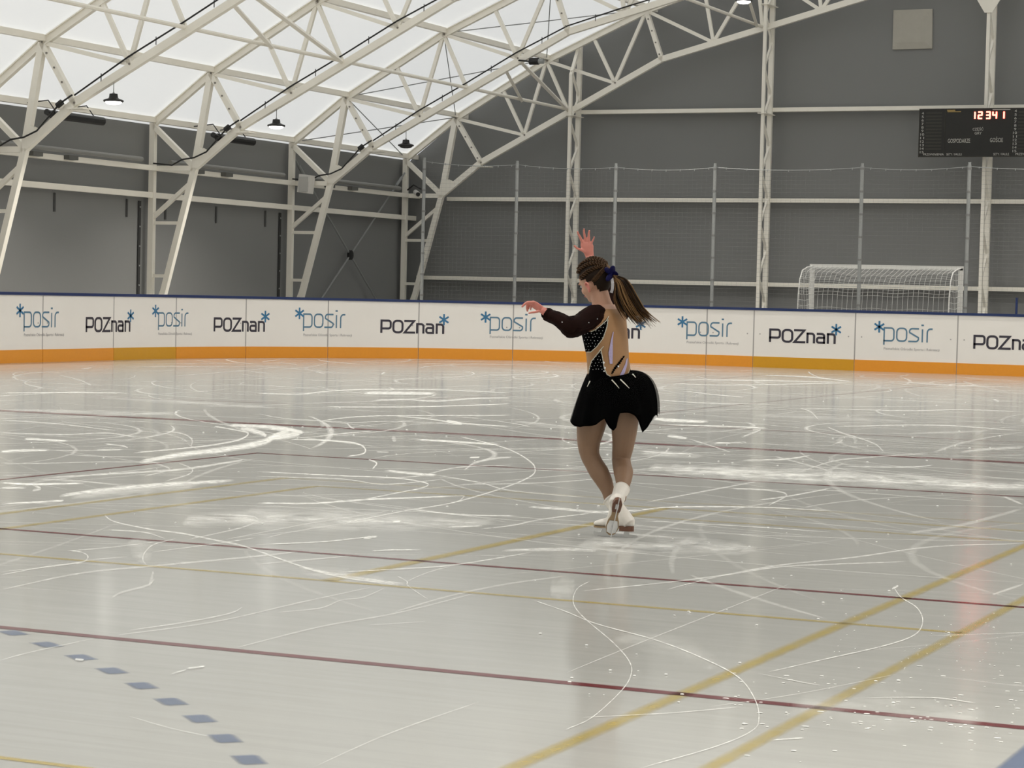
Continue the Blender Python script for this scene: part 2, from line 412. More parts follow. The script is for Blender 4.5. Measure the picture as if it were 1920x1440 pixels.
labs = ['cream lattice column behind the raised hand, first from the left', 'cream lattice column left of the pale wall patch', 'cream lattice column behind the scoreboard',
        'cream lattice column right of the scoreboard', 'cream lattice column near the right hall corner']
for i, x in enumerate(cxs):
    tp = i in (0, 4); r = lattice(x, roofz(x)+0.02, labs[i], tp)
    if i == 2:
        g = MB(); pl = [(-0.09, 7.66), (0.09, 7.66), (0.28, 7.95), (0.28, 8.7), (-0.28, 8.7), (-0.28, 7.95)]
        for yy in (GY-0.34,):
            pv = [(x+a, yy, CAM_H+(b-CAM_H)*K) for a, b in pl]
            g.add(pv+[(v[0], v[1]+0.03, v[2]) for v in pv], [tuple(range(6)), tuple(range(11, 5, -1))]+[(j, (j+1) % 6, 6+(j+1) % 6, 6+j) for j in range(6)])
        g.build('head_plate', m_steel, r)
# plan bracing in bays A-B and C-D : from b4 of nearer frame to b3 of farther, and strut to the tie middle
for y0, yn in ((36, 'nearest'), (48, 'last')):
    for sd, f in (('left', lambda p: p), ('right', rp)):
        for tag, a, b in (('long', (f(b4), y0), (f(b3), y0+6)), ('short', (f((b3[0]*0.27+b4[0]*0.73, b3[1]*0.27+b4[1]*0.73)), y0), (f(b3), y0+3.1)), ('upper', (f(b8), y0), (f(b7), y0+5.55))):
            g = MB(); g.beam((a[0][0], a[1], a[0][1]), (b[0][0], b[1], b[0][1]), 0.07, 0.07)
            g.build('bracing_strut', m_steel, label='cream %s diagonal strut between trusses, %s bay, %s half' % (tag, yn, sd), cat='brace', group='diagonal bracing struts')
# thin roof rods in the end bay, X pattern
q = [E_, n1, n2, n3, n4]
for i in range(4):
    for a, b in ((48, 54), (54, 48)):
        for sd, f in (('left', lambda p: p), ('right', rp)):
            p0, p1 = f(q[i]), f(q[i+1])
            g = MB(); g.tube([(p0[0], a, p0[1]+0.03), (p1[0], b, p1[1]+0.03)], 0.012, 6)
            g.build('bracing_rod', m_galv, label='thin grey roof rod, %s slope, %s panel above the eave, rising %s end wall' % (sd, ORD[i], 'towards' if a == 48 else 'away from'), cat='rod', group='thin crossed roof rods')
# wall X bracing in end bay
for sd, X in (('left', OX+0.02), ('right', XR-0.02)):
    r = empty('wall_cross_brace', (X, 51, 2.0), label='thin crossed steel rods bracing the %s wall in the corner bay' % sd, cat='cross brace')
    zt, zb = 4.45, -0.0
    mid = Vector((X, 51, (zt+zb)/2))
    for a, b in (((X, 48.1, zt), (X, 53.9, zb)), ((X, 53.9, zt), (X, 48.1, zb))):
        g = MB(); g.tube([a, b], 0.022, 8)
        A = Vector(a); B = Vector(b)
        g.tube([A.lerp(B, 0.03), A.lerp(B, 0.08)], 0.04, 8)
        g.build('brace_rod', m_galv, r)
    g = MB(); g.lathe(mid, [(0.02, -0.04), (0.12, -0.03), (0.12, 0.03), (0.02, 0.04)], 16, axis=(1, 0, 0)); g.build('centre_disc', m_cable, r)

# ------------------------------------------------------------------ lamps
def chord_z(x):
    x = x if x <= XC else 2*XC-x
    pts = [K_, S1, S5, b11]
    for a, b in zip(pts[:-1], pts[1:]):
        if a[0] <= x <= b[0]: return a[1]+(b[1]-a[1])*(x-a[0])/(b[0]-a[0])
def make_lamp():
    r = empty('high_bay_lamp', (0, 0, 0))
    g = MB(); g.tube([(0, 0, 0.34), (0, 0, 0.13)], 0.008, 6); g.tube([(-0.03, 0, 0.13), (0, 0, 0.17), (0.03, 0, 0.13)], 0.006, 5); g.build('hanging_rod', m_galv, r)
    g = MB(); g.lathe((0, 0, 0), [(0.04, 0.135), (0.075, 0.13), (0.085, 0.06), (0.10, 0.045), (0.185, 0.015), (0.19, -0.01), (0.175, -0.02)], 28); g.build('housing', m_dark, r)
    g = MB(); g.lathe((0, 0, 0), [(0.15, -0.018), (0.145, -0.04), (0.10, -0.062), (0.05, -0.07), (0.01, -0.072)], 24); g.build('lens', m_lens, r)
    return r
def lamp_light(x, y, z):
    l = bpy.data.lights.new('lamp_light', 'AREA'); l.shape = 'DISK'; l.size = 0.32; l.spread = math.radians(125); l.energy = LAMP_W; l.color = (1.0, 0.955, 0.87)
    o = bpy.data.objects.new('lamp_light', l); C.objects.link(o); o.location = (x, y, z-0.085)
    return o
lx = [-24.46, -16.26, 2*XC+16.26, 2*XC+24.46]
lname = ['beside the left wall', 'left of the ridge', 'right of the ridge', 'beside the right wall']
lamp0 = make_lamp(); first = True
for i, y in enumerate(ys_f):
    if i == 0 or y < 0: continue
    for j, x in enumerate(lx):
        o = lamp0 if first else copy_tree(lamp0); first = False
        z = chord_z(x)-0.10-0.33
        if i == 1 and j == 1: z = 7.86
        o.location = (x, y-0.02, z)
        lit = not (i == 1 and j == 0)
        T(o, label='%s black high-bay lamp on the %s truss from the end wall, %s' % ('lit' if lit else 'unlit', ORD[i], lname[j]), cat='lamp', group='high-bay lamps')
        if lit: lamp_light(x, y, z)
        else: unlit = o
for ch in unlit.children:
    if ch.name.startswith('lens'): ch.data = ch.data.copy(); ch.data.materials[0] = m_lens_off
# cables along the bottom chords
for i, f in enumerate(frames[:5]):
    if i == 0: continue
    y = ys_f[i]; g = MB(); pts = []
    path = [(S1[0]+0.03, S1[1]+0.14), (b2[0], b2[1]+0.13), (b3[0], b3[1]+0.13), (b4[0], b4[1]+0.13), (S5[0], S5[1]+0.13), (b6[0], b6[1]+0.12), (b7[0], b7[1]+0.12), (b8[0], b8[1]+0.12), (b11[0], b11[1]+0.12)]
    g.tube([(p[0], y-0.06, p[1]) for p in path], 0.016, 6)
    zk = K_[1]
    sag = [(S1[0]+0.03, S1[1]+0.14), (S1[0]-0.25, S1[1]-0.02), (K_[0]+0.35, K_[1]+0.32), (K_[0]+0.05, K_[1]+0.2), (K_[0]-0.25, K_[1]+0.16), (K_[0]-0.5, K_[1]+0.04), (OX+0.1, K_[1]+0.08)]
    g.tube([(p[0], y-0.13, p[1]) for p in sag], 0.017, 6)
    g.tube([(S1[0]-0.3, y-0.13, S1[1]-0.06), (S1[0]-0.2, y-0.13, S1[1]+0.01)], 0.06, 8)
    for p, q2 in zip(path[:5], path[1:6]):
        c = Vector((p[0], y-0.06, p[1])).lerp(Vector((q2[0], y-0.06, q2[1])), 0.5)
        g.beam(c+Vector((0, 0, -0.1)), c+Vector((0, 0, 0.05)), 0.012, 0.012)
    g.build('power_cable', m_cable, label='black cable clipped along the bottom chord of the %s truss from the end wall' % ORD[i], cat='cable', group='black power cables')
# black tube heaters under the left eave
for n, (ya, yb2, lab) in enumerate(((37.2, 38.9, 'long black tube heater under the left eave, nearest the camera'), (43.3, 44.8, 'long black tube heater under the left eave, in the second bay'), (49.2, 50.9, 'long black tube heater under the left eave, in the corner bay'))):
    if n == 2: continue
    r = empty('tube_heater', (-26.7, (ya+yb2)/2, 4.6), label=lab, cat='heater', group='tube heaters')
    g = MB(); g.tube([(-26.7, ya, 4.62), (-26.7, yb2, 4.62)], 0.085, 12); g.build('tube_body', m_dark, r)
    g = MB(); g.tube([(-26.7, ya-0.2, 4.66), (-26.7, ya, 4.62)], 0.06, 10)
    g.build('burner_end', m_dark, r)
    for yy, zz in ((ya+0.2, 5.13), (yb2-0.2, 5.13)):
        g = MB(); g.tube([(-26.7, yy, 4.62), (-26.95, yy, 4.92), (OX+0.08, yy, E_[1]+0.06)], 0.012, 6); g.build('hanger', m_dark, r)
# pale light tubes lying along the knee-height rail
for n, y0 in enumerate((36, 42, 48)):
    r = empty('rail_tube', (OX+0.25, y0+3, K_[1]), label='long grey plastic tube lying along the left wall rail, %s bay from the camera' % ORD[n], cat='tube', group='grey tubes on the wall rail')
    g = MB(); g.tube([(OX+0.25, y0+0.3, K_[1]+0.13), (OX+0.25, y0+5.2, K_[1]+0.13)], 0.05, 10)
    g.build('tube_body', mat('grey_pvc', (0.25, 0.25, 0.235), 0.4), r)
    for yy in (y0+1.5, y0+2.7):
      g = MB(); g.box((OX+0.2, yy, K_[1]+0.0), (0.16, 0.32, 0.09))
      g.build('tube_clamp', mat('clamp_grey', (0.12, 0.12, 0.11), 0.5), r)
# hanging straps on the left wall
for n, y in enumerate((35.0, 38.7, 41.3, 42.8, 44.9, 47.1)):
    g = MB(); g.box((OX-0.17, y, 2.98), (0.02, 0.05, 0.38)); g.build('wall_strap', m_dark and mat('strap_dark', (0.07, 0.07, 0.07), 0.7), label='dark short strap hanging below the left wall rail, %s from the camera' % ORD[n], cat='strap', group='short wall straps')
# dark eyelet strips beside the columns on the side wall
for n, y in enumerate((42, 48)):
    r = empty('lacing_strip', (OX-0.1, y-0.2, 1.8), label='dark vertical lacing strip on the left wall beside the %s column' % ('nearer' if n == 0 else 'farther'), cat='strip', group='wall lacing strips')
    g = MB(); g.box((OX-0.17, y-0.22, 1.65), (0.02, 0.09, 3.0)); g.build('strip_body', mat('strip_dark', (0.03, 0.03, 0.03), 0.7), r)
    g = MB()
    for k2 in range(7): g.lathe((OX-0.155, y-0.22, 0.5+k2*0.42), [(0.018, -0.01), (0.018, 0.01)], 8, axis=(1, 0, 0))
    g.build('eyelet_row', m_galv, r)
# loudspeaker box and security camera on knee struts
r = empty('loudspeaker', (-26.95, 47.86, 3.9), label='white box loudspeaker on the second truss knee from the end wall', cat='loudspeaker')
g = MB(); g.beam((-27.0, 47.75, 3.62), (-26.95, 47.75, 4.05), 0.26, 0.30); g.build('cabinet', m_white, r)
g = MB(); g.box((-26.97, 47.60, 3.82), (0.24, 0.02, 0.36)); g.build('grille', mat('speaker_grille', (0.5, 0.49, 0.46), 0.7), r)
g = MB(); g.box((-26.97, 47.9, 4.02), (0.06, 0.2, 0.06)); g.build('bracket', m_dark, r)
r = empty('security_camera', (-27.0, 53.8, 3.9), label='small white security camera on the knee strut in the hall corner', cat='security camera')
g = MB(); g.tube([(-27.14, 53.85, 3.95), (-26.92, 53.55, 3.88)], 0.065, 12); g.build('camera_body', m_white, r)
g = MB(); g.tube([(-26.925, 53.56, 3.881), (-26.90, 53.53, 3.872)], 0.055, 12); g.build('camera_lens', m_dark, r)
g = MB(); g.tube([(-27.35, 53.8, 4.0), (-27.15, 53.75, 4.13), (-26.95, 53.8, 4.02)], 0.02, 6); g.build('camera_cable', m_cable, r)
# small projector under the second truss from the end
P0 = on_y(1001, 115, 47.9)
r = empty('floodlight', P0, label='small black spotlight pointing sideways under the roof beside the raised-hand column', cat='spotlight')
g = MB(); g.tube([P0+Vector((-0.1, 0, 0)), P0+Vector((0.12, 0, 0.0))], 0.08, 10); g.build('spot_body', m_dark, r)
g = MB(); g.tube([P0+Vector((-0.38, 0, 0.03)), P0+Vector((-0.1, 0, 0.0))], 0.02, 6); g.build('arm', m_dark, r)
g = MB(); g.tube([P0+Vector((0.1, 0, 0)), P0+Vector((0.24, 0, 0.0))], 0.06, 10); g.build('spot_hood', m_galv, r)
# pale wall patch
a = on_y(1676, 19, YW-0.02); b = on_y(1749, 17, YW-0.02); c = on_y(1748, 91, YW-0.02); d = on_y(1674, 93, YW-0.02)
mb = MB(); nn = 12; vs = []
for j in range(nn+1):
    for i in range(nn+1):
        p = a.lerp(b, i/nn).lerp(d.lerp(c, i/nn), j/nn); e = min(i, nn-i, j, nn-j)/nn
        vs.append(p+Vector((0, -0.03-0.05*math.sin(min(e*3, 1)*math.pi/2)*(0.6+0.4*j/nn), 0)))
fs = [(j*(nn+1)+i, j*(nn+1)+i+1, (j+1)*(nn+1)+i+1, (j+1)*(nn+1)+i) for j in range(nn) for i in range(nn)]
mb.add(vs, fs)
ring = [i for i in range(nn+1)]+[(j)*(nn+1)+nn for j in range(1, nn+1)]+[nn*(nn+1)+i for i in range(nn-1, -1, -1)]+[j*(nn+1) for j in range(nn-1, 0, -1)]
k0 = len(mb.v); bk = [Vector((vs[i][0], YW, vs[i][2])) for i in ring]; fr_ = [vs[i] for i in ring]
mb.add(fr_+bk, [(i, (i+1) % len(ring), len(ring)+(i+1) % len(ring), len(ring)+i) for i in range(len(ring))])
mb.build('vent_cover', m_patch, smooth=False, label='square beige fabric vent cover high on the end wall', cat='vent cover')

# ------------------------------------------------------------------ rink boards
BX, BY, BR, BYE, BXR = -23.1, 34.9, 8.5, 43.4, 1.3
LA = BR*math.pi/2; SW = (BXR-BR)-(BX+BR)
def bpath(s):
    """inner face point and normal pointing to the ice"""
    if s < 0: return (BX, BY+s), (1, 0)
    if s < LA:
        a = math.pi-s/BR; return (BX+BR+BR*math.cos(a), BY+BR*math.sin(a)), (-math.cos(a), -math.sin(a))
    s -= LA
    if s < SW: return (BX+BR+s, BYE), (0, -1)
    s -= SW
    if s < LA:
        a = math.pi/2-s/BR; return (BXR-BR+BR*math.cos(a), BY+BR*math.sin(a)), (-math.cos(a), -math.sin(a))
    return (BXR, BY-(s-LA)), (-1, 0)
def bsurf(s, z, off=0.0):
    (x, y), (nx, ny_) = bpath(s); return Vector((x+nx*off, y+ny_*off, z))
def projpx(P):
    d = Vector(P)-Vector((0, 0, CAM_H)); z = d.dot(FW); return 960+FPX*d.dot(RI)/z, 720-FPX*d.dot(UP)/z
_ss = [-6+0.05*i for i in range(760)]; _px = [projpx(bsurf(s, 0.6))[0] for s in _ss]
def s_of(px): return float(np.interp(px, _px, _ss))
def z_on(s, py):
    y0 = projpx(bsurf(s, 0))[1]; y1 = projpx(bsurf(s, 1.17))[1]; return (y0-py)/(y0-y1)*1.17
def strip(g, s0, s1, z0, z1, o0, o1, mi=0):
    n = max(1, int((s1-s0)/0.25)); rings = []
    for i in range(n+1):
        s = s0+(s1-s0)*i/n
        rings.append([bsurf(s, z0, o0), bsurf(s, z0, o1), bsurf(s, z1, o1), bsurf(s, z1, o0)])
    g.rings(rings, True, mi)
seams = [s_of(x) for x in (80, 213, 330, 461, 615, 785, 962, 1143, 1325, 1413, 1603, 1795)]
a = seams[0]
while a > -34: a -= 2.05; seams.insert(0, a)
a = seams[-1]
while a < LA+SW+LA+32: a += 2.05; seams.append(a)
def rrect(x0, y0, x1, y1, r, n=5):
    pts = []
    for cx, cy, a0 in ((x1-r, y1-r, 0), (x0+r, y1-r, 90), (x0+r, y0+r, 180), (x1-r, y0+r, 270)):
        for i in range(n+1):
            a = math.radians(a0+90*i/n); pts.append((cx+r*math.cos(a), cy+r*math.sin(a)))
    return pts+[pts[0]]
def arc(cx, cy, r, a0, a1, n=5, ry=None):
    return [(cx+r*math.cos(math.radians(a0+(a1-a0)*i/n)), cy+(ry or r)*math.sin(math.radians(a0+(a1-a0)*i/n))) for i in range(n+1)]
def nshape(x, w, h): return [[(x, 0), (x, h)], [(x, h)]+arc(x+w-0.2, h-0.2, 0.2, 90, 0)+[(x+w, 0)]]
POZ = []
POZ += [[(0, 0), (0, 1)]+arc(0.62, 0.8, 0.2, 90, 0)+arc(0.62, 0.52, 0.2, 0, -90)+[(0, 0.32)]]
POZ += [rrect(1.06, 0, 1.86, 1, 0.3)]
POZ += [[(2.08, 1), (2.86, 1), (2.06, 0), (2.9, 0)]]
POZ += nshape(3.14, 0.55, 0.74)
POZ += [[(3.98, 0.74)]+arc(4.33, 0.54, 0.2, 90, 0)+[(4.53, 0)], [(4.53, 0.42)]+arc(4.1, 0.26, 0.16, 90, 180)+arc(4.1, 0.16, 0.16, 180, 270)+[(4.53, 0)]]
POZ += nshape(4.84, 0.56, 0.74)
PW = 5.4
POS = [[(0, -0.27), (0, 1)]+arc(0.6, 0.75, 0.25, 90, 0)+arc(0.6, 0.25, 0.25, 0, -90)+[(0, 0)],
       rrect(1.1, 0, 1.95, 1, 0.3),
       [(2.95, 1)]+arc(2.42, 0.77, 0.23, 90, 200)+arc(2.75, 0.23, 0.23, 20, -90)+[(2.15, 0)],
       [(3.3, 0), (3.3, 0.92)], [(3.24, 1.28), (3.36, 1.28)],
       [(3.72, 0), (3.72, 0.72)]+arc(4.0, 0.72, 0.28, 180, 90)+[(4.12, 1)]]
SW_ = 4.12
def ribbon(g, pts, t, f, mi=0):
    """flat stroke of width t in 2-D, mapped to space by f"""
    n = len(pts); vs = []; closed = math.dist(pts[0], pts[-1]) < 1e-6
    for i, p in enumerate(pts):
        a = pts[i-1] if i else (pts[-2] if closed else p); b = pts[i+1] if i < n-1 else (pts[1] if closed else p)
        d1 = Vector((p[0]-a[0], p[1]-a[1])); d2 = Vector((b[0]-p[0], b[1]-p[1]))
        if d1.length < 1e-6: d1 = d2.copy()
        if d2.length < 1e-6: d2 = d1.copy()
        d1.normalize(); d2.normalize(); tt = d1+d2
        tt = tt.normalized() if tt.length > 1e-4 else d2
        nn = Vector((-tt.y, tt.x)); m = 1/max(0.45, abs(nn.dot(Vector((-d2.y, d2.x)))))
        ex = Vector((0, 0))
        if not closed and i == 0: ex = -d2*t*0.4
        if not closed and i == n-1: ex = d1*t*0.4
        for sg in (1, -1): vs.append(f(p[0]+ex.x+nn.x*sg*t/2*m, p[1]+ex.y+nn.y*sg*t/2*m))
    g.add(vs, [(2*i, 2*i+1, 2*i+3, 2*i+2) for i in range(n-1)], mi)
def text_polys(txt):
    cu = bpy.data.curves.new('txt', 'FONT'); cu.body = txt; cu.size = 1; cu.resolution_u = 3
    o = bpy.data.objects.new('txt', cu); C.objects.link(o)
    bpy.context.view_layer.update()
    me = bpy.data.meshes.new_from_object(o.evaluated_get(bpy.context.evaluated_depsgraph_get()))
    vs = [(v.co.x, v.co.y) for v in me.vertices]; fs = [tuple(p.vertices) for p in me.polygons]
    bpy.data.objects.remove(o); bpy.data.curves.remove(cu); bpy.data.meshes.remove(me)
    xs = [v[0] for v in vs]; x0, x1 = min(xs), max(xs)
    return [((x-x0)/(x1-x0), y/0.72) for x, y in vs], fs
_tc = {}
def text_on(g, txt, f, mi=0):
    """f maps (0..1 along, 0..1 cap height)"""
    if txt not in _tc: _tc[txt] = text_polys(txt)
    vs, fs = _tc[txt]; g.add([f(x, y) for x, y in vs], fs, mi)
logos = [('posir', 45, 109, 585.5, 612.5, (37, 582), 120, 627), ('posir', 297, 352, 587, 611, (291, 583), 360, 625), ('posir', 569, 646, 589.5, 613.5, (561, 587.5), 660, 627),
         ('posir', 919, 1003, 596, 619.5, (910, 594.5), 1018, 632), ('posir', 1288, 1371, 605, 629.5, (1279, 603.5), 1385, 642), ('posir', 1657.5, 1747, 616, 640, (1648, 612.7), 1762, 654),
         ('poz', 162, 243, 596.5, 620.5, (244.5, 592), 0, 0), ('poz', 402, 495, 597.5, 620, (497, 593.5), 0, 0), ('poz', 715, 831, 602, 623.5, (832, 599.5), 0, 0),
         ('poz', 1078, 1198, 610, 632, (1201, 608), 0, 0), ('poz', 1444, 1565, 619.5, 641.5, (1567.5, 618), 0, 0), ('poz', 1827, 1952, 631.5, 654, (1955, 630), 0, 0)]
SMALL = 'Poznańskie Ośrodki Sportu i Rekreacji'
panels = []
for i, (s0, s1) in enumerate(zip(seams[:-1], seams[1:])):
    mid = (s0+s1)/2
    (x, y), _n = bpath(mid)
    r = empty('rink_board', (x, y, 0), cat='rink board', group='rink boards'); panels.append([s0, s1, r, []])
    g = MB(); strip(g, s0+0.006, s1-0.006, 0.0, 1.125, -0.05, 0); g.build('board_body', m_board, r)
    g = MB(); strip(g, s0+0.006, s1-0.006, 0.0, 0.215, 0.0, 0.012)
    g.build('kick_plate', m_kick2 if abs(s0-seams[[round(q, 4) for q in seams].index(round(s_of(213), 4))]) < 0.01 or abs(s0-s_of(1413)) < 0.01 else m_kick, r)
    g = MB(); strip(g, s0, s1, 1.125, 1.175, -0.06, 0.018); g.build('cap_rail', m_cap, r)
    g = MB(); strip(g, s1-0.012, s1+0.012, 0.22, 1.12, -0.02, 0.0015)
    g.build('seam_strip', m_seam, r)
    for k2 in (s0+0.13, s1-0.13):
        g = MB(); strip(g, k2-0.012, k2+0.012, 0.648, 0.672, 0, 0.002); g.build('screw_cap', m_seam, r)
for kind, x0, x1, yt, yb, st, xe, ys_ in logos:
    s0, s1 = s_of(x0), s_of(x1); sm = (s0+s1)/2
    za = z_on(s0, yb-(0.0 if kind == 'posir' else 0.6)); zt = z_on(sm, yt); zb = z_on(sm, yb); hh = zt-zb
    w = PW if kind == 'poz' else SW_
    f = lambda u, v: bsurf(s0+(s1-s0)*u/w, zb+hh*v, 0.003)
    tgt = min(panels, key=lambda p: abs((p[0]+p[1])/2-sm)); r = tgt[2]; tgt[3].append(kind)
    g = MB()
    for pl in (POZ if kind == 'poz' else POS):
        # subdivide long straight strokes so they follow the curve
        ribbon(g, pl, 0.185 if kind == 'poz' else 0.125, f)
    g.build('lettering', m_logo_dark if kind == 'poz' else m_logo_blue, r)
    cs, cz = s_of(st[0]), z_on(s_of(st[0]), st[1]); g = MB()
    rad = 0.098
    for a in (90, 32, -32):
        c_, s_ = math.cos(math.radians(a)), math.sin(math.radians(a))
        ribbon(g, [(-rad*c_, -rad*s_), (rad*c_, rad*s_)], 0.036, lambda u, v: bsurf(cs+u, cz+v, 0.0035))
    g.build('star_mark', m_star, r)
    if kind == 'posir':
        e1 = s_of(xe); zc = z_on(s0, ys_ if x0 < 900 else ys_-1.5)
        g = MB(); text_on(g, SMALL, lambda u, v: bsurf(s0+(e1-s0)*u, zc-0.03+0.05*v, 0.003)); g.build('small_print', m_small, r)
vis = [p for p in panels if s_of(0)-1.5 < p[0] and p[1] < s_of(1925)+3]
for n, p in enumerate(panels):
    pre = 'white rink board with orange kick strip'
    cx = projpx(bsurf((p[0]+p[1])/2, 0.6))[0] if p in vis else None
    kinds = p[3]
    if p in vis:
        word = {'posir': 'slate posir logo', 'poz': 'dark POZnań lettering'}
        t = ' and '.join(dict.fromkeys(word[k] for k in kinds)) or 'only the edges of logos'
        k2 = vis.index(p)
        lab = 'white rink board, %s from the left, showing %s' % (ORD[k2] if k2 < 12 else ('thirteenth', 'fourteenth', 'fifteenth', 'sixteenth')[k2-12], t)
    else: lab = 'plain white rink board with orange kick strip, beyond the photographed stretch'
    p[2]['label'] = lab

# ------------------------------------------------------------------ ice
ob = []
sa = -BY-2.0; L_ = LA+SW+LA+BY+2.0
nS = 220
for i in range(nS+1):
    s = -(BY+3)+(LA*2+SW+2*(BY+3))*i/nS; (x, y), _n = bpath(s); ob.append((x, y))
g = MB(); c0 = ((BX+BXR)/2, 20)
vs = [(c0[0], c0[1], 0)]+[(x, y, 0) for x, y in ob]; g.add(vs, [(0, i+1, i) for i in range(1, len(ob))]+[(0, 1, len(ob))])
ice = g.build('floor_ice', m_ice, kind='structure', label='grey white ice surface scored by skate blades')
# skirt of concrete level is 3 cm lower; markings belong to the ice
def gstrip(g, pts, tw, z, fade=0.35, endfade=True, amp=1.0, px=False):
    """flat strip on the ice with soft edges.  pts in metres (or image points turned into ground points first)"""
    n = len(pts); vs = []; al = []
    for i, p in enumerate(pts):
        a = Vector(pts[max(i-1, 0)]); b = Vector(pts[min(i+1, n-1)]); t = (b-a)
        t = t.normalized() if t.length > 1e-9 else Vector((1, 0)); nn = Vector((-t.y, t.x))
        w = tw[i] if isinstance(tw, (list, tuple)) else tw
        e = amp*(0.0 if endfade and (i == 0 or i == n-1) else 1.0)
        for o, aa in ((0.5, 0), (0.5-fade, 1), (-(0.5-fade), 1), (-0.5, 0)):
            q = Vector(p)+nn*(w*o)
            v = ground(q.x, q.y, z) if px else Vector((q.x, q.y, z))
            vs.append(v); al.append(aa*e)
    fs = [(4*i+k, 4*i+k+1, 4*i+k+5, 4*i+k+4) for i in range(n-1) for k in range(3)]
    g.add(vs, fs, 0, al)
def smooth(pts, n=6):
    P = [Vector(p) for p in pts]; out = []
    if len(P) < 3: n2 = 8; return [tuple(P[0].lerp(P[-1], i/n2)) for i in range(n2+1)]
    Q = [P[0]*2-P[1]]+P+[P[-1]*2-P[-2]]
    for i in range(1, len(Q)-2):
        for k in range(n):
            t = k/n; a, b, c, d = Q[i-1], Q[i], Q[i+1], Q[i+2]
            out.append(tuple(0.5*((2*b)+(-a+c)*t+(2*a-5*b+4*c-d)*t*t+(-a+3*b-3*c+d)*t**3)))
    out.append(tuple(P[-1])); return out
def line(name, m, a, b, w, lab, amp=1.0, fade=0.18):
    n = max(2, int(math.dist(a, b)/1.0)); pts = [(a[0]+(b[0]-a[0])*i/n, a[1]+(b[1]-a[1])*i/n) for i in range(n+1)]
    g = MB(); gstrip(g, pts, w, 0.0012, fade, False, amp); g.build(name, m, ice, alpha=True, label=lab)
XL = BX+0.05
line('red_line', m_lred, (-14, 7.17), (1.2, 7.17), 0.075, 'dark red line nearest the camera', 0.96)
line('red_line', m_lred, (-16, 10.06), (1.2, 10.06), 0.062, 'dark red line, second nearest', 1.00)
line('red_line', m_lred, (-9.4, 15.93), (1.2, 15.93), 0.085, 'thin dark red line behind the skates', 0.90)
line('red_line', m_lred, (-9.4, 9), (-9.4, 15.96), 0.055, 'dark red line turning a corner at the left', 1.00)
line('red_line', m_lred, (XL, 19.4), (1.2, 19.4), 0.24, 'thick dark red centre line', 1.00)
line('red_line', m_lred, (-8.6, 22.35), (1.2, 22.35), 0.09, 'faint red line behind the thick one', 0.72)
line('red_line', m_lred, (-9.3, 22.5), (-9.1, 40.5), 0.06, 'faint red line running towards the end boards', 0.54)
line('red_line', m_lred, tuple(ground(600, 757))[:2], tuple(ground(960, 741))[:2], 0.06, 'faint red line left of the skater', 0.54)
line('red_line', m_lred, tuple(ground(180, 744))[:2], tuple(ground(560, 758))[:2], 0.14, 'faint red line at far left', 0.42)
line('red_line', m_lred, tuple(ground(1240, 720))[:2], tuple(ground(1430, 703))[:2], 0.06, 'faint red line near the boards', 0.48)
line('yellow_line', m_lyel, (-2.58, 2), (-2.58, 12.88), 0.085, 'yellow line running away from the viewer', 0.74, 0.38)
line('yellow_line', m_lyel, (-2.10, 2), (-2.10, 12), 0.075, 'thin yellow line nearer the right edge', 0.65, 0.35)
line('yellow_line', m_lyel, (-9, 9.12), (-2.1, 9.12), 0.07, 'yellow line crossing the foreground', 0.78, 0.35)
line('yellow_line', m_lyel, (-5.0, 9.12), (-5.0, 13.5), 0.11, 'yellow line passing under the skates', 0.81, 0.35)
line('yellow_line', m_lyel, (-7.5, 9.12), (-7.5, 13.5), 0.09, 'inner yellow line at the left', 0.65, 0.35)
line('yellow_line', m_lyel, (-8.0, 9.6), (-8.0, 13.95), 0.10, 'outer yellow line at the left', 0.59, 0.35)
line('yellow_line', m_lyel, (-8.0, 13.95), (1, 13.95), 0.09, 'faint yellow far line', 0.29, 0.35)
line('yellow_line', m_lyel, (-7.5, 13.5), (1, 13.5), 0.09, 'faint yellow line just before the far one', 0.55, 0.35)
line('yellow_line', m_lyel, (-5.0, 12.88), (1, 12.88), 0.09, 'faint yellow line right of the skates', 0.52, 0.35)
line('yellow_line', m_lyel, (-5, 5.19), (-3.2, 5.19), 0.05, 'short yellow line at the bottom left', 0.91, 0.3)
line('blue_band', m_lblue, (-1.16, 2), (-1.16, 20), 0.46, 'wide slate blue band in the bottom right corner', 0.85, 0.04)
dash = [(25, 1187), (88, 1209), (152, 1233), (210, 1258), (266, 1286), (321, 1316), (375, 1348), (422, 1385), (467, 1425)]
dg = [ground(*q) for q in dash]
d0 = dg[-1]-dg[-2]; dg.append(dg[-1]+d0*0.97); dg.append(dg[-1]+d0*0.94)
for i, p in enumerate(dg):
    t = ((dg[min(i+1, len(dg)-1)]-dg[max(i-1, 0)])).normalized(); nn = Vector((-t.y, t.x, 0))
    g = MB(); a = p-t*0.062; b = p+t*0.062
    vs = []; al = []
    for u, au in ((-0.075, 0), (-0.05, 1), (0.05, 1), (0.075, 0)):
        for v, av in ((-0.045, 0), (-0.025, 1), (0.025, 1), (0.045, 0)):
            q = p+t*u+nn*v; vs.append((q.x, q.y, 0.0012)); al.append(au*av*0.8)
    g.add(vs, [(4*a_+b_, 4*a_+b_+1, 4*a_+b_+5, 4*a_+b_+4) for a_ in range(3) for b_ in range(3)], 0, al)
    g.build('blue_dash', m_lblue, ice, alpha=True)

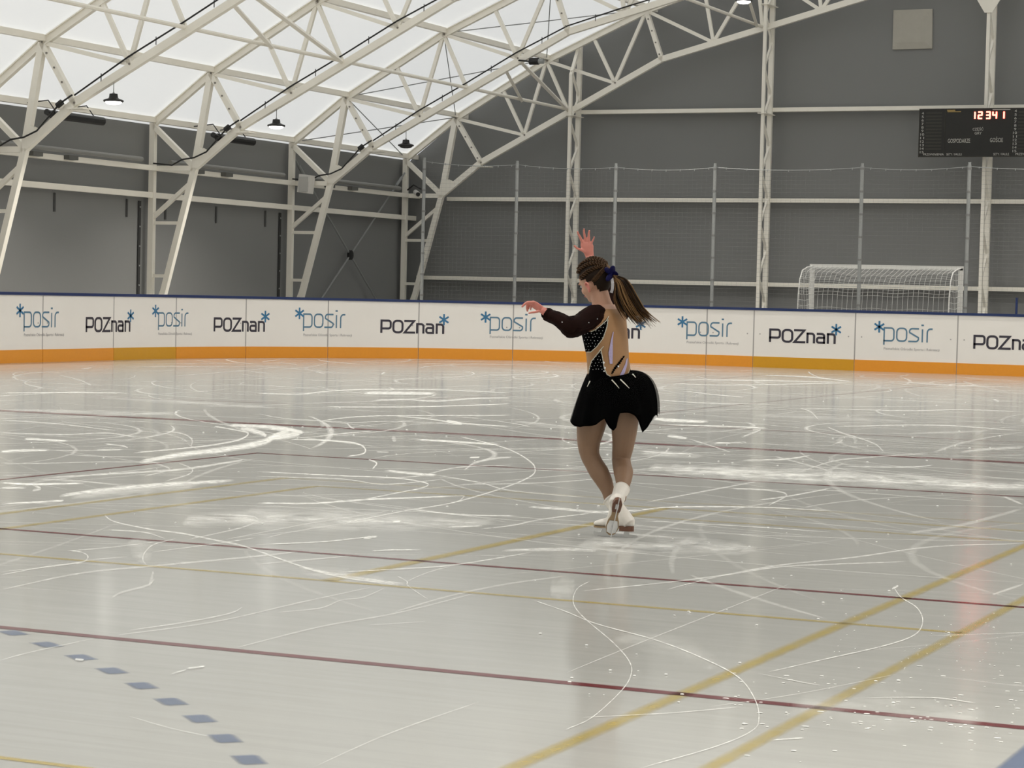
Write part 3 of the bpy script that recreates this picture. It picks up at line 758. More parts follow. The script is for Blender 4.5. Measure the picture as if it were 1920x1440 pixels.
# skate scratches and scraped snow, located on the ice
SCR = [  # image trace, width px, strength
 ([(0,737),(120,736),(235,737)],3,.8),([(0,788),(60,791),(130,797),(220,808)],2.5,.55),([(0,811),(45,813),(120,815),(200,812),(260,821)],2.5,.6),
 ([(45,823),(75,824),(130,827)],5,.9),([(0,847),(35,845),(95,844)],6,.95),([(95,844),(160,845),(240,842)],2,.5),([(195,832),(230,836),(240,840)],3,.7),([(178,844),(230,843)],3,.8),
 ([(250,849),(340,841),(400,834),(450,824),(465,812),(440,806),(400,799)],4,.8),([(260,866),(350,851),(420,843),(490,830),(520,815),(545,806)],13,.95),
 ([(430,797),(480,799),(530,803),(570,811)],9,.9),([(450,803),(470,806),(490,812),(500,818)],10,.9),([(500,822),(530,818),(565,812)],14,.95),([(505,803),(540,806),(570,812)],10,.85),
 ([(310,808),(345,814),(360,825),(358,838)],3,.55),([(0,915),(60,905),(150,893),(270,880),(315,873)],2,.4),([(275,863),(310,875),(315,882),(270,893)],3,.5),([(335,868),(360,879),(352,890),(310,902)],3,.5),
 ([(80,896),(250,886),(340,880),(440,865),(455,862)],5,.6),([(0,868),(60,869),(200,866),(330,868)],2,.5),([(120,852),(200,856),(300,857)],2,.45),([(0,892),(60,890)],2,.4),
 ([(480,737),(560,739),(620,733),(700,730),(830,731),(960,737)],3,.7),([(680,737),(740,737),(820,738)],8,1),([(700,750),(760,749),(820,752),(890,747),(960,746)],4,.7),([(600,763),(760,763),(880,760),(960,757)],2.5,.9),
 ([(598,790),(640,784),(700,780),(820,779),(960,779)],2.2,.85),([(740,780),(800,785),(860,793),(960,800)],3,.8),([(835,789),(868,795)],8,.9),([(650,793),(658,801),(665,803)],4,.7),([(650,793),(720,790),(800,792),(860,796)],2,.5),
 ([(595,818),(640,813),(700,808)],2.2,.8),([(780,824),(850,828),(940,834)],5,.85),([(860,818),(920,832),(960,845),(990,862),(1003,877),(995,893),(943,915),(847,943),(763,957),(647,980)],3.2,.7),
 ([(480,775),(530,784),(600,789),(700,794)],2,.45),([(545,824),(600,825),(660,830),(682,838),(682,850),(650,856)],4,.85),([(690,861),(706,868),(698,880)],4,.8),([(720,882),(780,888),(820,891)],6,.8),([(820,891),(900,905),(960,920),(1100,933)],2.5,.6),
 ([(480,884),(640,892),(740,896),(800,906),(790,915),(740,925),(680,937)],3,.75),([(480,893),(640,898),(720,908),(830,899)],2.5,.6),([(700,897),(780,893),(860,876),(960,872)],2.5,.55),
 ([(870,882),(890,868),(925,860),(960,857)],5,.55),([(480,943),(580,944),(640,940),(700,936),(860,930)],4.5,.85),([(860,940),(870,930),(850,930)],3,.5),([(705,847),(730,848)],3,.6),([(880,858),(900,857)],4,.9),
 ([(0,905),(60,908),(160,906)],5,.95),([(60,908),(75,916),(60,920)],6,.6),([(0,915),(50,915)],4,.8),([(70,898),(150,902),(235,911)],3,.5),([(110,930),(200,918),(300,909),(440,901)],10,.75),([(0,945),(100,940),(120,938)],5,.75),
 ([(195,965),(215,978),(280,992),(340,1000),(400,1012),(460,1025),(560,1060),(640,1082),(750,1098)],4,.65),([(560,1062),(640,1080),(760,1096)],9,.6),([(200,993),(270,998),(310,1010)],3,.6),
 ([(130,1032),(155,1036),(165,1045),(150,1055),(90,1062),(0,1078)],2.6,.65),([(125,1033),(200,1027),(300,1015)],2.2,.55),([(330,1010),(290,1020),(272,1035),(268,1050),(275,1060)],3,.6),([(285,1035),(400,1020),(480,1008)],2.2,.5),
 ([(0,1072),(100,1062),(170,1050),(240,1044)],2.5,.4),([(0,1106),(150,1075),(300,1060),(480,1043),(560,1034)],4,.45),([(350,1012),(450,990),(485,976)],3,.5),([(485,975),(470,968),(400,965)],3,.6),
 ([(480,1021),(600,1016),(660,1010),(700,1006)],3,.7),([(680,1009),(708,1006)],6,.85),([(420,1012),(560,985),(640,972),(730,958)],2.2,.4),([(500,1008),(560,995),(720,970)],2.2,.4),([(695,1033),(740,1031),(790,1031)],3,.85),
 ([(480,1058),(570,1050),(660,1042)],3,.5),([(630,1073),(780,1065),(860,1058),(1000,1035)],3.2,.6),([(745,1080),(763,1090),(766,1099),(803,1124)],2.2,.6),([(763,1090),(800,1074),(850,1060)],1.8,.5),
 ([(520,1148),(600,1140),(640,1125),(680,1120),(722,1102)],2.5,.4),([(740,1147),(840,1118),(950,1095),(1060,1080)],4,.35),([(760,953),(860,965),(970,967)],3.2,.75),([(900,992),(960,985),(1020,973),(1110,962)],3,.65),
 ([(990,950),(1060,955),(1120,960),(1200,956)],6,.7),([(1180,960),(1240,952),(1330,950),(1450,952),(1560,958)],3.2,.8),([(940,1032),(1060,1030),(1120,1033)],8,.6),([(840,988),(905,986)],4,.8),([(735,978),(752,978)],6,.9),([(860,908),(960,907),(1040,904),(1120,898)],2.2,.55),
 ([(1225,785),(1260,788),(1330,791)],8,.95),([(1240,796),(1380,800),(1440,803)],3,.8),([(1500,765),(1520,772),(1535,787)],2.5,.55),([(1550,800),(1580,812),(1600,818),(1640,832),(1658,848)],3,.55),([(1250,817),(1290,822)],7,.85),([(1290,822),(1340,838),(1370,848)],2.5,.6),
 ([(1390,863),(1470,861),(1520,854)],4,.7),([(1450,855),(1500,868),(1550,882),(1560,892)],3,.5),([(1500,885),(1560,865),(1620,858),(1740,850)],3,.55),([(1580,874),(1700,876),(1750,872)],2.5,.7),([(1210,942),(1300,925),(1380,910),(1420,903)],3,.6),
 ([(1370,916),(1440,919),(1475,928),(1440,948)],3.5,.7),([(1420,938),(1480,930),(1560,915)],3.2,.7),([(1200,976),(1400,987),(1560,998)],2.2,.7),([(1880,930),(1918,946)],5,.5),([(1700,1000),(1800,985),(1920,953)],7,.3),
 ([(1280,712),(1400,713),(1590,717)],3,.6),([(1260,719),(1370,722),(1590,718)],2.5,.6),([(1280,733),(1340,740),(1400,745)],2.5,.6),([(1230,750),(1330,756),(1450,758)],2.2,.55),([(1500,765),(1700,770),(1800,768),(1920,772)],3,.5),([(1560,800),(1750,797),(1920,808)],3,.55),([(1800,847),(1870,841),(1920,839)],6,.5),
 ([(1430,703),(1520,707),(1600,716)],3,.7),([(1700,717),(1760,721),(1900,726)],2.5,.4),([(1330,833),(1390,829),(1400,831)],2.5,.5),([(1410,806),(1425,806),(1390,820)],5,.5),([(1340,830),(1372,831)],3,.8),([(1200,846),(1260,850),(1300,851)],4,.7),([(1700,813),(1850,808)],5,.25),
 ([(1105,1090),(1082,1104),(1075,1130),(1095,1158),(1150,1205),(1180,1240),(1183,1265),(1165,1295),(1110,1345),(1060,1368)],2.6,.7),([(1000,1125),(1060,1146),(1120,1170),(1230,1200),(1320,1235),(1385,1270),(1415,1310),(1423,1345),(1410,1370),(1340,1400),(1200,1440)],2.6,.7),
 ([(1675,1100),(1690,1120),(1720,1140),(1730,1165),(1715,1190),(1660,1210),(1550,1235),(1440,1260)],2.6,.7),([(1672,1104),(1685,1098)],5,.8),([(1090,1108),(1250,1092),(1360,1078),(1460,1063),(1560,1058),(1700,1053)],3.2,.55),([(1250,1105),(1360,1078),(1460,1060),(1600,1045),(1750,1025),(1920,1019)],3,.5),
 ([(1060,1262),(1200,1205),(1340,1150),(1480,1095)],2.2,.45),([(1090,1345),(1250,1337),(1390,1325)],2.2,.45),([(1450,1387),(1510,1383)],3,.7),([(1700,1260),(1500,1300),(1330,1325)],2,.3),([(1420,1262),(1500,1278),(1540,1285)],2,.45),([(1620,1308),(1750,1308),(1830,1318)],2.4,.55),([(1860,1115),(1920,1095)],5,.4),
 ([(240,1182),(350,1166),(430,1150),(455,1138)],3,.5),([(0,1238),(60,1222),(180,1196)],2.4,.4),([(210,1192),(400,1166),(560,1130),(700,1100)],2.6,.35),([(440,1215),(600,1175),(740,1150),(900,1110)],3.2,.35),([(590,1437),(730,1375),(900,1315)],3,.3),([(240,1342),(320,1365),(400,1382)],3,.3),
 ([(210,1120),(230,1110),(275,1098),(290,1085)],5,.4),([(280,1100),(288,1070)],6,.35),([(320,1264),(350,1255)],3.5,.6),([(350,1253),(385,1249)],4.5,.9),([(140,1236),(158,1237)],6,.9),([(690,1172),(800,1165)],2,.3),([(1120,995),(1200,1003),(1260,1008)],5,.4)]
PAT = [([(1215,876),(1300,882),(1400,889),(1560,894),(1700,903),(1860,911),(1960,914)],26,.8),([(1330,880),(1420,884)],14,.6),([(340,978),(430,972),(600,974),(760,978),(930,980)],34,.55),([(420,968),(480,972)],16,.6),([(130,932),(250,918),(380,908)],16,.45),
       ([(1080,1022),(1180,1020),(1300,1022),(1420,1032)],30,.6),([(1230,1017),(1310,1017)],10,.75),([(245,1010),(265,1032),(262,1055)],34,.35),([(1030,1110),(1080,1095)],34,.35),([(1150,1195),(1260,1210),(1350,1250)],40,.25),([(560,1070),(650,1080),(720,1090)],22,.45),
       ([(150,742),(400,757),(520,765)],8,.3),([(0,768),(200,774),(330,776)],10,.4),([(960,790),(1080,803)],8,.3),([(1480,1322),(1650,1332),(1850,1350)],60,.22),([(1200,850),(1320,856)],10,.4),([(1400,778),(1560,784),(1700,790)],7,.3)]
gs = MB()
for z_i, (pts, w, am) in enumerate(SCR):
    sp = smooth(pts); n = len(sp)
    ws = [w*(0.65+0.35*math.sin(math.pi*i/(n-1)))*(0.9+0.2*rnd.random()) for i in range(n)]
    gstrip(gs, sp, ws, 0.0022+z_i*0.00001, 0.30, True, am, px=True)
gs.build('skate_trace', m_snow, ice, alpha=True, kind='stuff', label='white skate traces scored in the ice')
gs = MB()
for z_i, (pts, w, am) in enumerate(PAT):
    sp = smooth(pts); n = len(sp); ws = [1.35*w*(0.35+0.65*math.sin(math.pi*(i+0.5)/n))*(0.8+0.4*rnd.random()) for i in range(n)]
    gstrip(gs, sp, ws, 0.0018+z_i*0.00001, 0.45, True, am, px=True)
gs.build('scraped_snow', m_snow2, ice, alpha=True, kind='stuff', label='patches of scraped snow on the ice')
gs = MB(); r2 = random.Random(21)
for i in range(1000):
    x = r2.uniform(-22, 1); y = r2.uniform(8, 42); R_ = r2.choice([2.5, 4, 7, 12, 25])*r2.uniform(.7, 1.4)
    a0 = r2.uniform(0, 2*math.pi); L0 = r2.uniform(0.8, 6)*(0.6 if y < 10 else 1); sg = r2.choice([-1, 1]); pts = []
    am = r2.uniform(.12, .6)*(0.35 if y < 9 else 0.6 if y < 15 else 1)
    for k2 in range(13):
        pts.append((x, y)); x += math.cos(a0)*L0/12; y += math.sin(a0)*L0/12; a0 += sg*L0/12/R_
    if any(not (-22.5 < p[0] < 1 and 3 < p[1] < 42.8) for p in pts): continue
    w = r2.uniform(0.012, 0.035)*(1+y/14)
    gstrip(gs, pts, [w*(0.5+0.5*math.sin(math.pi*k2/12)) for k2 in range(13)], 0.0016+i*0.000001, 0.35, True, am)
gs.build('fine_scratch', m_snow, ice, alpha=True, kind='stuff', label='fine random blade scratches in the ice')
# crumbs of snow
gs = MB()
def crumb(x, y, s):
    gs.ell((x, y, 0.003), ((s, 0, 0), (0, s*0.8, 0), (0, 0, s*0.45)), 6, 4)
for i in range(170):
    px, py = r2.choice([(r2.uniform(0, 1900), r2.uniform(745, 1000)), (r2.uniform(1000, 1900), r2.uniform(1000, 1380)), (r2.uniform(0, 1900), r2.uniform(760, 900))])
    p = ground(px, py); crumb(p.x, p.y, r2.uniform(0.003, 0.008)*(0.6+p.y/20))
for i in range(110):
    p = ground(r2.uniform(1360, 1918), min(1435, max(1250, r2.gauss(1330, 38)))); s = r2.uniform(0.0015, 0.0042)
    gs.ell((p.x, p.y, 0.0025), ((s*r2.uniform(1, 3.5), s*0.7, 0), (-s*.3, s, 0), (0, 0, s*0.4)), 6, 4)
for i in range(60):
    p = ground(r2.uniform(1560, 1900), r2.uniform(1150, 1260)); crumb(p.x, p.y, r2.uniform(0.002, 0.004))
m_crumb = mat('snow_crumb', (0.8, 0.8, 0.78), 0.7)
gs.build('snow_crumb', m_crumb, ice, kind='stuff', label='loose white snow crumbs on the ice')

# ------------------------------------------------------------------ protective net behind the end boards
NY = 44.3
npx = [(796, 300), (970, 306), (1155, 311), (1341, 311), (1617, 311), (1818, 309)]
posts = [on_y(x, y, NY) for x, y in npx]
posts += [posts[-1]+Vector((2.45, 0, 0.0)), posts[-1]+Vector((4.9, 0, 0.0))]
rnet = empty('protective_net', ((posts[0].x+posts[-1].x)/2, NY, 0), label='fine grey protective net hung between poles behind the end boards', cat='net')
plab = ['leftmost, in front of the hall corner', 'second from the left', 'third from the left, just right of the skater', 'fourth from the left', 'in front of the small goal', 'at the right side of the small goal', 'right of the small goal', 'at the far right']
for i, p in enumerate(posts):
    r = empty('net_pole', (p.x, NY, 0), label='galvanised net pole behind the boards, '+plab[i], cat='pole', group='galvanised net poles')
    g = MB(); g.tube([(p.x, NY, ZF), (p.x, NY, p.z)], 0.036, 12); g.build('pole_tube', m_galv, r)
    for k2 in range(7):
        g = MB(); g.tube([(p.x, NY, 1.25+k2*0.45), (p.x, NY, 1.29+k2*0.45)], 0.043, 12); g.build('pole_clip', m_netdark, r)
    g = MB(); g.tube([(p.x, NY, p.z), (p.x, NY, p.z+0.05)], 0.03, 8); g.build('pole_cap', m_galv, r)
tops = []
for i in range(len(posts)-1):
    a, b = posts[i], posts[i+1]; n = 14
    for k2 in range(n): t = k2/n; q = a.lerp(b, t); q.z -= 0.22*t*(1-t)+0.03; q.y = NY+0.05; tops.append(q)
tops.append(posts[-1]+Vector((0, 0.05, -0.03)))
g = MB(); g.tube(tops, 0.007, 5)
for i, q in enumerate(tops):
    if i % 2: g.tube([q+Vector((0, 0, -0.03)), q+Vector((0.01, 0, 0.012))], 0.009, 5)
g.build('top_rope', m_galv, rnet)
g = MB()
X0, X1 = posts[0].x, posts[-1].x
def topz(x): return float(np.interp(x, [q.x for q in tops], [q.z for q in tops]))
x = X0
while x < X1:
    g.beam((x, NY+0.05, 0.6), (x, NY+0.05, topz(x)), 0.001, 0.001); x += 0.10
z = 0.7
k2 = 0
while z < 4.35:
    # each row sags like the top rope near the top, straight lower down
    f = max(0, (z-3.4)/1.0); pts = [(q.x, q.y, min(q.z, z-f*(0.055*math.sin(math.pi*((i % 14)/14))))) for i, q in enumerate(tops)]
    g.tube(pts, 0.0015, 3, cap=False); z += 0.085; k2 += 1
g.build('net_mesh', m_netdark, rnet)

# ------------------------------------------------------------------ small goal
GYF = 45.95
gl = on_y(1523, 506, GYF).x; gr_ = on_y(1802, 512, GYF).x; gz = 2.06
rg = empty('football_goal', ((gl+gr_)/2, GYF, 0), label='small white football goal with netting behind the end boards', cat='goal')
for x in (gl, gr_):
    g = MB(); g.box((x, GYF, (gz+ZF)/2), (0.085, 0.085, gz-ZF)); g.build('goal_post', m_goal, rg)
g = MB(); g.box(((gl+gr_)/2, GYF, gz-0.0), (gr_-gl+0.085, 0.085, 0.085)); g.build('crossbar', m_goal, rg)
def side(x):
    return [Vector((x, GYF-0.02, gz)), Vector((x, GYF-0.35, gz-0.03)), Vector((x-0.02, GYF-0.62, gz-0.10)), Vector((x-0.02, GYF-0.78, gz-0.28)), Vector((x-0.02, GYF-0.86, gz-0.6)), Vector((x-0.02, GYF-1.0, 0.0))]
for x in (gl, gr_):
    g = MB(); g.tube([Vector(p) for p in [tuple(q) for q in side(x)]], 0.013, 8); g.build('net_stay', m_goal, rg)
g = MB(); g.tube([(gl, GYF-1.0, 0.02), (gr_, GYF-1.0, 0.02)], 0.02, 8); g.build('ground_bar', m_goal, rg)
g = MB()
def sidept(x, t, sag=0.0):
    P = side(x); n = len(P)-1; u = t*n; i = min(int(u), n-1); q = P[i].lerp(P[i+1], u-i); q.z -= sag; return q
nr, nc = 24, 30
grid = [[None]*(nc+1) for _ in range(nr+1)]
for i in range(nr+1):
    t = i/nr
    for j in range(nc+1):
        u = j/nc; sag = 0.10*math.sin(math.pi*u)*math.sin(math.pi*min(1, t*1.5)*0.9+0.2)
        q = sidept(gl, t).lerp(sidept(gr_, t), u); q.z = max(0.0, q.z-sag-0.012*math.sin(7*u*math.pi)*(t > 0)); q.y -= 0.04*math.sin(math.pi*u)*t; grid[i][j] = q
for i in range(nr+1): g.tube(grid[i], 0.0045, 3, cap=False)
for j in range(nc+1): g.tube([grid[i][j] for i in range(nr+1)], 0.0045, 3, cap=False)
for x in (gl, gr_):
    for k2 in range(17):
        z = 0.1+k2*0.115
        P = side(x); ys2 = np.interp(z, [p.z for p in P][::-1], [p.y for p in P][::-1])
        g.tube([(x, GYF, z+0.02), (x-0.01, (GYF+ys2)/2, z-0.02), (x-0.02, ys2, z)], 0.0045, 3, cap=False)
    for k2 in range(1, 8):
        yy = GYF-k2*0.12; zz = np.interp(yy, [p.y for p in side(x)][::-1], [p.z for p in side(x)][::-1])
        g.tube([(x, yy, 0), (x, yy, zz)], 0.0045, 3, cap=False)
g.build('goal_net', m_net, rg)
# navy stub on the boards at the right
p = bsurf(s_of(1903), 1.17, -0.03)
g = MB(); g.tube([p, p+Vector((0, 0, 0.30))], 0.022, 10); g.tube([p+Vector((0, 0, 0.30)), p+Vector((0, 0, 0.315))], 0.03, 10)
g.build('flag_socket', m_cap, label='short navy tube standing on the board top at the right edge', cat='tube')

# ------------------------------------------------------------------ scoreboard
SY = 53.25
tl = on_y(1724, 205, SY); bl = on_y(1722.5, 294, SY); PXM = (on_y(1900, 240, SY).x-on_y(1740, 240, SY).x)/160
SX0 = tl.x; SZ1 = tl.z; SZ0 = bl.z; SWD = 232*PXM; SHT = SZ1-SZ0
rs = empty('scoreboard', (SX0+SWD/2, SY, SZ0), label='black electronic scoreboard with red clock digits on the end wall', cat='scoreboard')
g = MB(); g.box((SX0+SWD/2, SY+0.07, (SZ0+SZ1)/2), (SWD, 0.14, SHT)); g.build('housing', m_board_face, rs)
g = MB(); yf = SY-0.004
m_trim = mat('scoreboard_trim', (0.03, 0.028, 0.02), 0.4)
for x in (0, 49, 173, 222): g.box((SX0+(x+0.6)*PXM, yf, (SZ0+SZ1)/2), (0.012, 0.012, SHT))
for z in (SZ0, SZ1): g.box((SX0+SWD/2, yf, z), (SWD, 0.014, 0.02))
for i in range(12): g.box((SX0+28*PXM, yf+0.002, SZ1-(0.07+0.069*i)*SHT-0.01), (30*PXM, 0.006, 0.035)); g.box((SX0+(173+28)*PXM, yf+0.002, SZ1-(0.07+0.069*i)*SHT-0.01), (30*PXM, 0.006, 0.035))
g.build('frame_trim', m_trim, rs)
def stext(txt, x0, x1, y, hgt, m=m_print_w, name='printed_text'):
    """x in board px from left edge, y px from top (91 px tall board)"""
    g = MB(); zc = SZ1-y/90*SHT
    text_on(g, txt, lambda u, v: Vector((SX0+(x0+(x1-x0)*u)*PXM, SY-0.014, zc-hgt/90*SHT*(0.5-v)))); g.build(name, m, rs)
for i in range(12):
    w = 4.0 if i < 6 else 7.0
    stext(str(4+i), 7-w/2, 7+w/2, 7.5+6.7*i, 4.6)
    stext(str(4+i), 181-w/2, 181+w/2, 5.0+6.8*i, 4.6)
stext('PRZEWINIENIA', 10, 49, 87-1.5, 4.4); stext('SETY / FAULE', 54, 83, 87-1.5, 4.4); stext('SETY / FAULE', 142, 171, 85.5, 4.4); stext('PRZEWINIENIA', 183, 222, 85.5, 4.4)
stext('GOSPODARZE', 56, 98, 60, 8); stext('GOŚCIE', 135, 159, 59, 8); stext('CZĘŚĆ', 102, 122, 38.5, 5); stext('GRY', 106, 119, 46, 5)
def sbar(x0, x1, y, h, m, name):
    g = MB(); g.box((SX0+(x0+x1)/2*PXM, SY-0.006, SZ1-y/90*SHT), ((x1-x0)*PXM, 0.012, h/90*SHT)); g.build(name, m, rs)
sbar(53, 68, 3.0, 2.6, m_print_y, 'logo_strip'); sbar(54, 79, 5.3, 1.8, m_print_y, 'logo_strip'); sbar(138, 171, 2.2, 1.3, m_print_w, 'name_strip')
SEG = {'1': 'bc', '2': 'abged', '3': 'abgcd', '4': 'fgbc'}
g = MB()
def digit(ch, x, y, w, h):
    X = SX0+x*PXM; Z = SZ1-y/90*SHT; w *= PXM; h = h/90*SHT; t = 0.034
    pos = {'a': ((X, Z), (X+w, Z)), 'g': ((X, Z-h/2), (X+w, Z-h/2)), 'd': ((X, Z-h), (X+w, Z-h)), 'f': ((X, Z), (X, Z-h/2)), 'b': ((X+w, Z), (X+w, Z-h/2)), 'e': ((X, Z-h/2), (X, Z-h)), 'c': ((X+w, Z-h/2), (X+w, Z-h))}
    for k in SEG[ch]:
        a, b = pos[k]; g.beam((a[0], SY-0.012, a[1]), (b[0], SY-0.012, b[1]), 0.01, t, ext=0.006)
for ch, x in (('1', 99), ('2', 112), ('3', 127), ('4', 139), ('1', 153)): digit(ch, x, 6.5, 6.5, 12)
g.build('clock_digit', m_led, rs, label='glowing red clock digits')
for zz in (0.25, 0.75):
    pass
g = MB()
for dx in (-0.3, 0.3): g.box((-11.27*K+dx, SY+0.3, (SZ0+SZ1)/2), (0.05, 0.36, 0.05))
g.box((-11.27*K, SY+0.46, (SZ0+SZ1)/2), (0.8, 0.05, 0.05)); g.build('bracket', m_dark, rs)

# ------------------------------------------------------------------ the skater
from mathutils.bvhtree import BVHTree
m_skin = mat('skin', (0.53, 0.30, 0.205), 0.5, noise=0.05, nscale=12)
m_skin_hand = mat('skin_flushed', (0.66, 0.24, 0.19), 0.5, noise=0.06, nscale=30)
m_tights = mat('tan_tights', (0.235, 0.14, 0.085), 0.55, noise=0.03)
m_nude = mat('nude_mesh_fabric', (0.345, 0.185, 0.08), 0.6, noise=0.08, nscale=25)
m_black = mat('black_stretch_fabric', (0.001, 0.001, 0.0012), 0.8, spec=0.02)
m_skirt = mat('black_chiffon', (0.0008, 0.0008, 0.0009), 0.9, spec=0.0)
m_sheer = mat('sheer_black_chiffon', (0.004, 0.004, 0.004), 0.8, spec=0.02, alpha=0.55)
m_sleeve = mat('sheer_sleeve', (0.012, 0.005, 0.0045), 0.8, spec=0.03, noise=0.5, nscale=18, alpha=0.93)
m_trim = mat('crystal_trim', (0.62, 0.60, 0.50), 0.25, spec=1.0)
m_crys = mat('crystal', (0.85, 0.86, 0.88), 0.1, spec=1.0)
m_lilac = mat('lilac_sequin', (0.42, 0.36, 0.58), 0.3, spec=1.0, noise=0.35, nscale=160)
m_hair = mat('dark_brown_hair', (0.014, 0.007, 0.003), 0.55, spec=0.15, noise=0.5, nscale=90)
m_hair2 = mat('brown_hair', (0.085, 0.042, 0.016), 0.5, spec=0.15, noise=0.4, nscale=60)
m_hair3 = mat('golden_brown_hair', (0.19, 0.105, 0.042), 0.5, spec=0.2, noise=0.3, nscale=60)
m_bow = mat('navy_ribbon', (0.004, 0.004, 0.045), 0.5, spec=0.1)
m_ribw = mat('pale_ribbon', (0.5, 0.48, 0.5), 0.4)
m_boot = mat('white_boot_leather', (0.70, 0.665, 0.61), 0.4, noise=0.04)
m_heel = mat('brown_heel', (0.13, 0.055, 0.03), 0.4)
m_arch = mat('tan_sole', (0.28, 0.19, 0.10), 0.45)
m_blade = mat('blade_steel', (0.62, 0.62, 0.62), 0.3, metal=0.85)

G0 = ground(1157, 1008); D0 = (G0-Vector((0, 0, CAM_H))).dot(FW)
def P(px, py, w=0.0): return Vector((0, 0, CAM_H))+ray(px, py)*((D0-w)/FPX)
UH = Vector((math.cos(YAW), math.sin(YAW), 0)); VH = Vector((0, 0, 1)); WH = Vector((math.sin(YAW), -math.cos(YAW), 0))
def HV(u, v, w): return UH*u+VH*v+WH*w
PX = D0/FPX                                   # metres per image pixel at the skater
person = empty('person', (G0.x, G0.y, 0), label='skater in a black and nude dress with a long ponytail, one hand raised, gliding', cat='person')
Fb = HV(-.84, 0, -.54).normalized(); Rb = HV(.54, 0, -.84).normalized()
def ering(c, A, B, n=28): return [c+A*math.cos(2*math.pi*k/n)+B*math.sin(2*math.pi*k/n) for k in range(n)]
def interp_rings(spec, m, n):
    """spec: list of (centre, A, B) -> smooth list of rings"""
    out = []; L = len(spec)
    for i in range((L-1)*m+1):
        u = i/m; k = min(int(u), L-2); t = u-k
        def cr(f):
            p0, p1, p2, p3 = f(spec[max(k-1, 0)]), f(spec[k]), f(spec[k+1]), f(spec[min(k+2, L-1)])
            return 0.5*((2*p1)+(-p0+p2)*t+(2*p0-5*p1+4*p2-p3)*t*t+(-p0+3*p1-3*p2+p3)*t**3)
        out.append(ering(cr(lambda s: s[0]), cr(lambda s: s[1]), cr(lambda s: s[2]), n))
    return out
torso = [(1141, 745, .142, .104), (1142, 725, .148, .110), (1143, 703, .143, .105), (1141, 685, .134, .104), (1139, 665, .131, .105), (1136, 642, .143, .108),
         (1133, 620, .153, .109), (1133, 602, .156, .100), (1135, 588, .150, .086), (1134, 579, .120, .070), (1130, 572, .075, .060)]
def tr(infl=0.0): return [(P(x, y, 0), Rb*(a+infl), Fb*(b+infl)) for x, y, a, b in torso]
body = MB()
body.rings(interp_rings(tr(), 4, 32))
def limb(pts, n=16, g=None, fl=1.0):
    """pts: (px, py, w, radius m)"""
    sp = smooth([tuple(P(a, b, c))+(r,) for a, b, c, r in pts], 4) if False else None
    P3 = [P(a, b, c) if not isinstance(a, Vector) else a for a, b, c, r in pts]; rs = [p[3] for p in pts]
    Q = []; R_ = []
    for i in range(len(P3)-1):
        for k in range(4):
            t = k/4; p0, p1, p2, p3 = P3[max(i-1, 0)], P3[i], P3[i+1], P3[min(i+2, len(P3)-1)]
            Q.append(0.5*((2*p1)+(-p0+p2)*t+(2*p0-5*p1+4*p2-p3)*t*t+(-p0+3*p1-3*p2+p3)*t**3)); R_.append(rs[i]*(1-t)+rs[i+1]*t)
    Q.append(P3[-1]); R_.append(rs[-1])
    (g or body).tube(Q, R_, n)
def ball(c, r, g=None): (g or body).ell(c, (UH*r, WH*r, VH*r), 14, 9)
# neck and head
limb([(1133, 582, -.01, .060), (1128, 567, -.01, .053), (1124, 552, -.015, .052), (1119, 538, -.02, .05)])
Fh = HV(-.70, -.28, -.65).normalized(); Uh = HV(-.30, .94, -.1); Uh = (Uh-Fh*Uh.dot(Fh)).normalized(); Rh = Fh.cross(Uh)
HC = P(1115, 520, -.02)
def hp(f, r, u): return HC+Fh*f+Rh*r+Uh*u
body.ell(HC, (Fh*.094, Rh*.074, Uh*.098), 24, 16)
body.ell(hp(.030, 0, -.048), (Fh*.064, Rh*.060, Uh*.072), 20, 14)
body.ell(hp(.058, 0, -.106), (Fh*.026, Rh*.026, Uh*.020), 12, 8)
body.ell(hp(.040, 0, -.090), (Fh*.045, Rh*.042, Uh*.030), 14, 10)
for sg in (-1, 1):
    body.ell(hp(.052, sg*.036, -.058), (Fh*.030, Rh*.024, Uh*.026), 12, 8)
    body.ell(hp(-.004, sg*.074, -.050), (Fh*.014+Rh*sg*.004, Rh*.011, Uh*.027), 12, 10)
    body.tube([hp(.010, sg*.080, -.042), hp(.008, sg*.087, -.024), hp(-.008, sg*.092, -.020), hp(-.020, sg*.094, -.034), hp(-.016, sg*.090, -.054), hp(-.002, sg*.082, -.076)], [.0055, .006, .006, .006, .006, .0075], 8)
    body.ell(hp(.078, sg*.028, -.012), (Fh*.018, Rh*.024, Uh*.009), 10, 8)
body.rings([ering(hp(.086+a, 0, u), Rh*w_, Uh*.004+Fh*w_*.7, 10) for a, u, w_ in ((0.0, -.018, .007), (.010, -.034, .009), (.020, -.048, .011), (.018, -.056, .012), (.004, -.062, .010))])
body.ell(hp(.088, 0, -.078), (Fh*.010, Rh*.019, Uh*.006), 10, 6); body.ell(hp(.085, 0, -.088), (Fh*.010, Rh*.016, Uh*.006), 10, 6)
# legs
limb([(1126, 728, -.03, .098), (1113, 770, -.05, .092), (1108, 800, -.06, .080), (1104, 830, -.09, .064), (1106, 852, -.10, .054), (1113, 868, -.10, .051), (1123, 885, -.09, .054), (1133, 903, -.085, .047), (1140, 921, -.08, .036), (1144, 938, -.08, .030), (1158, 962, -.07, .032)], 20)
limb([(1158, 728, .01, .098), (1168, 765, .01, .088), (1171, 795, 0, .076), (1169, 830, -.03, .062), (1165, 858, -.08, .052), (1166, 872, -.05, .052), (1169, 886, 0, .054), (1169, 900, .05, .045), (1167, 916, .11, .033), (1163, 936, .20, .030)], 20)
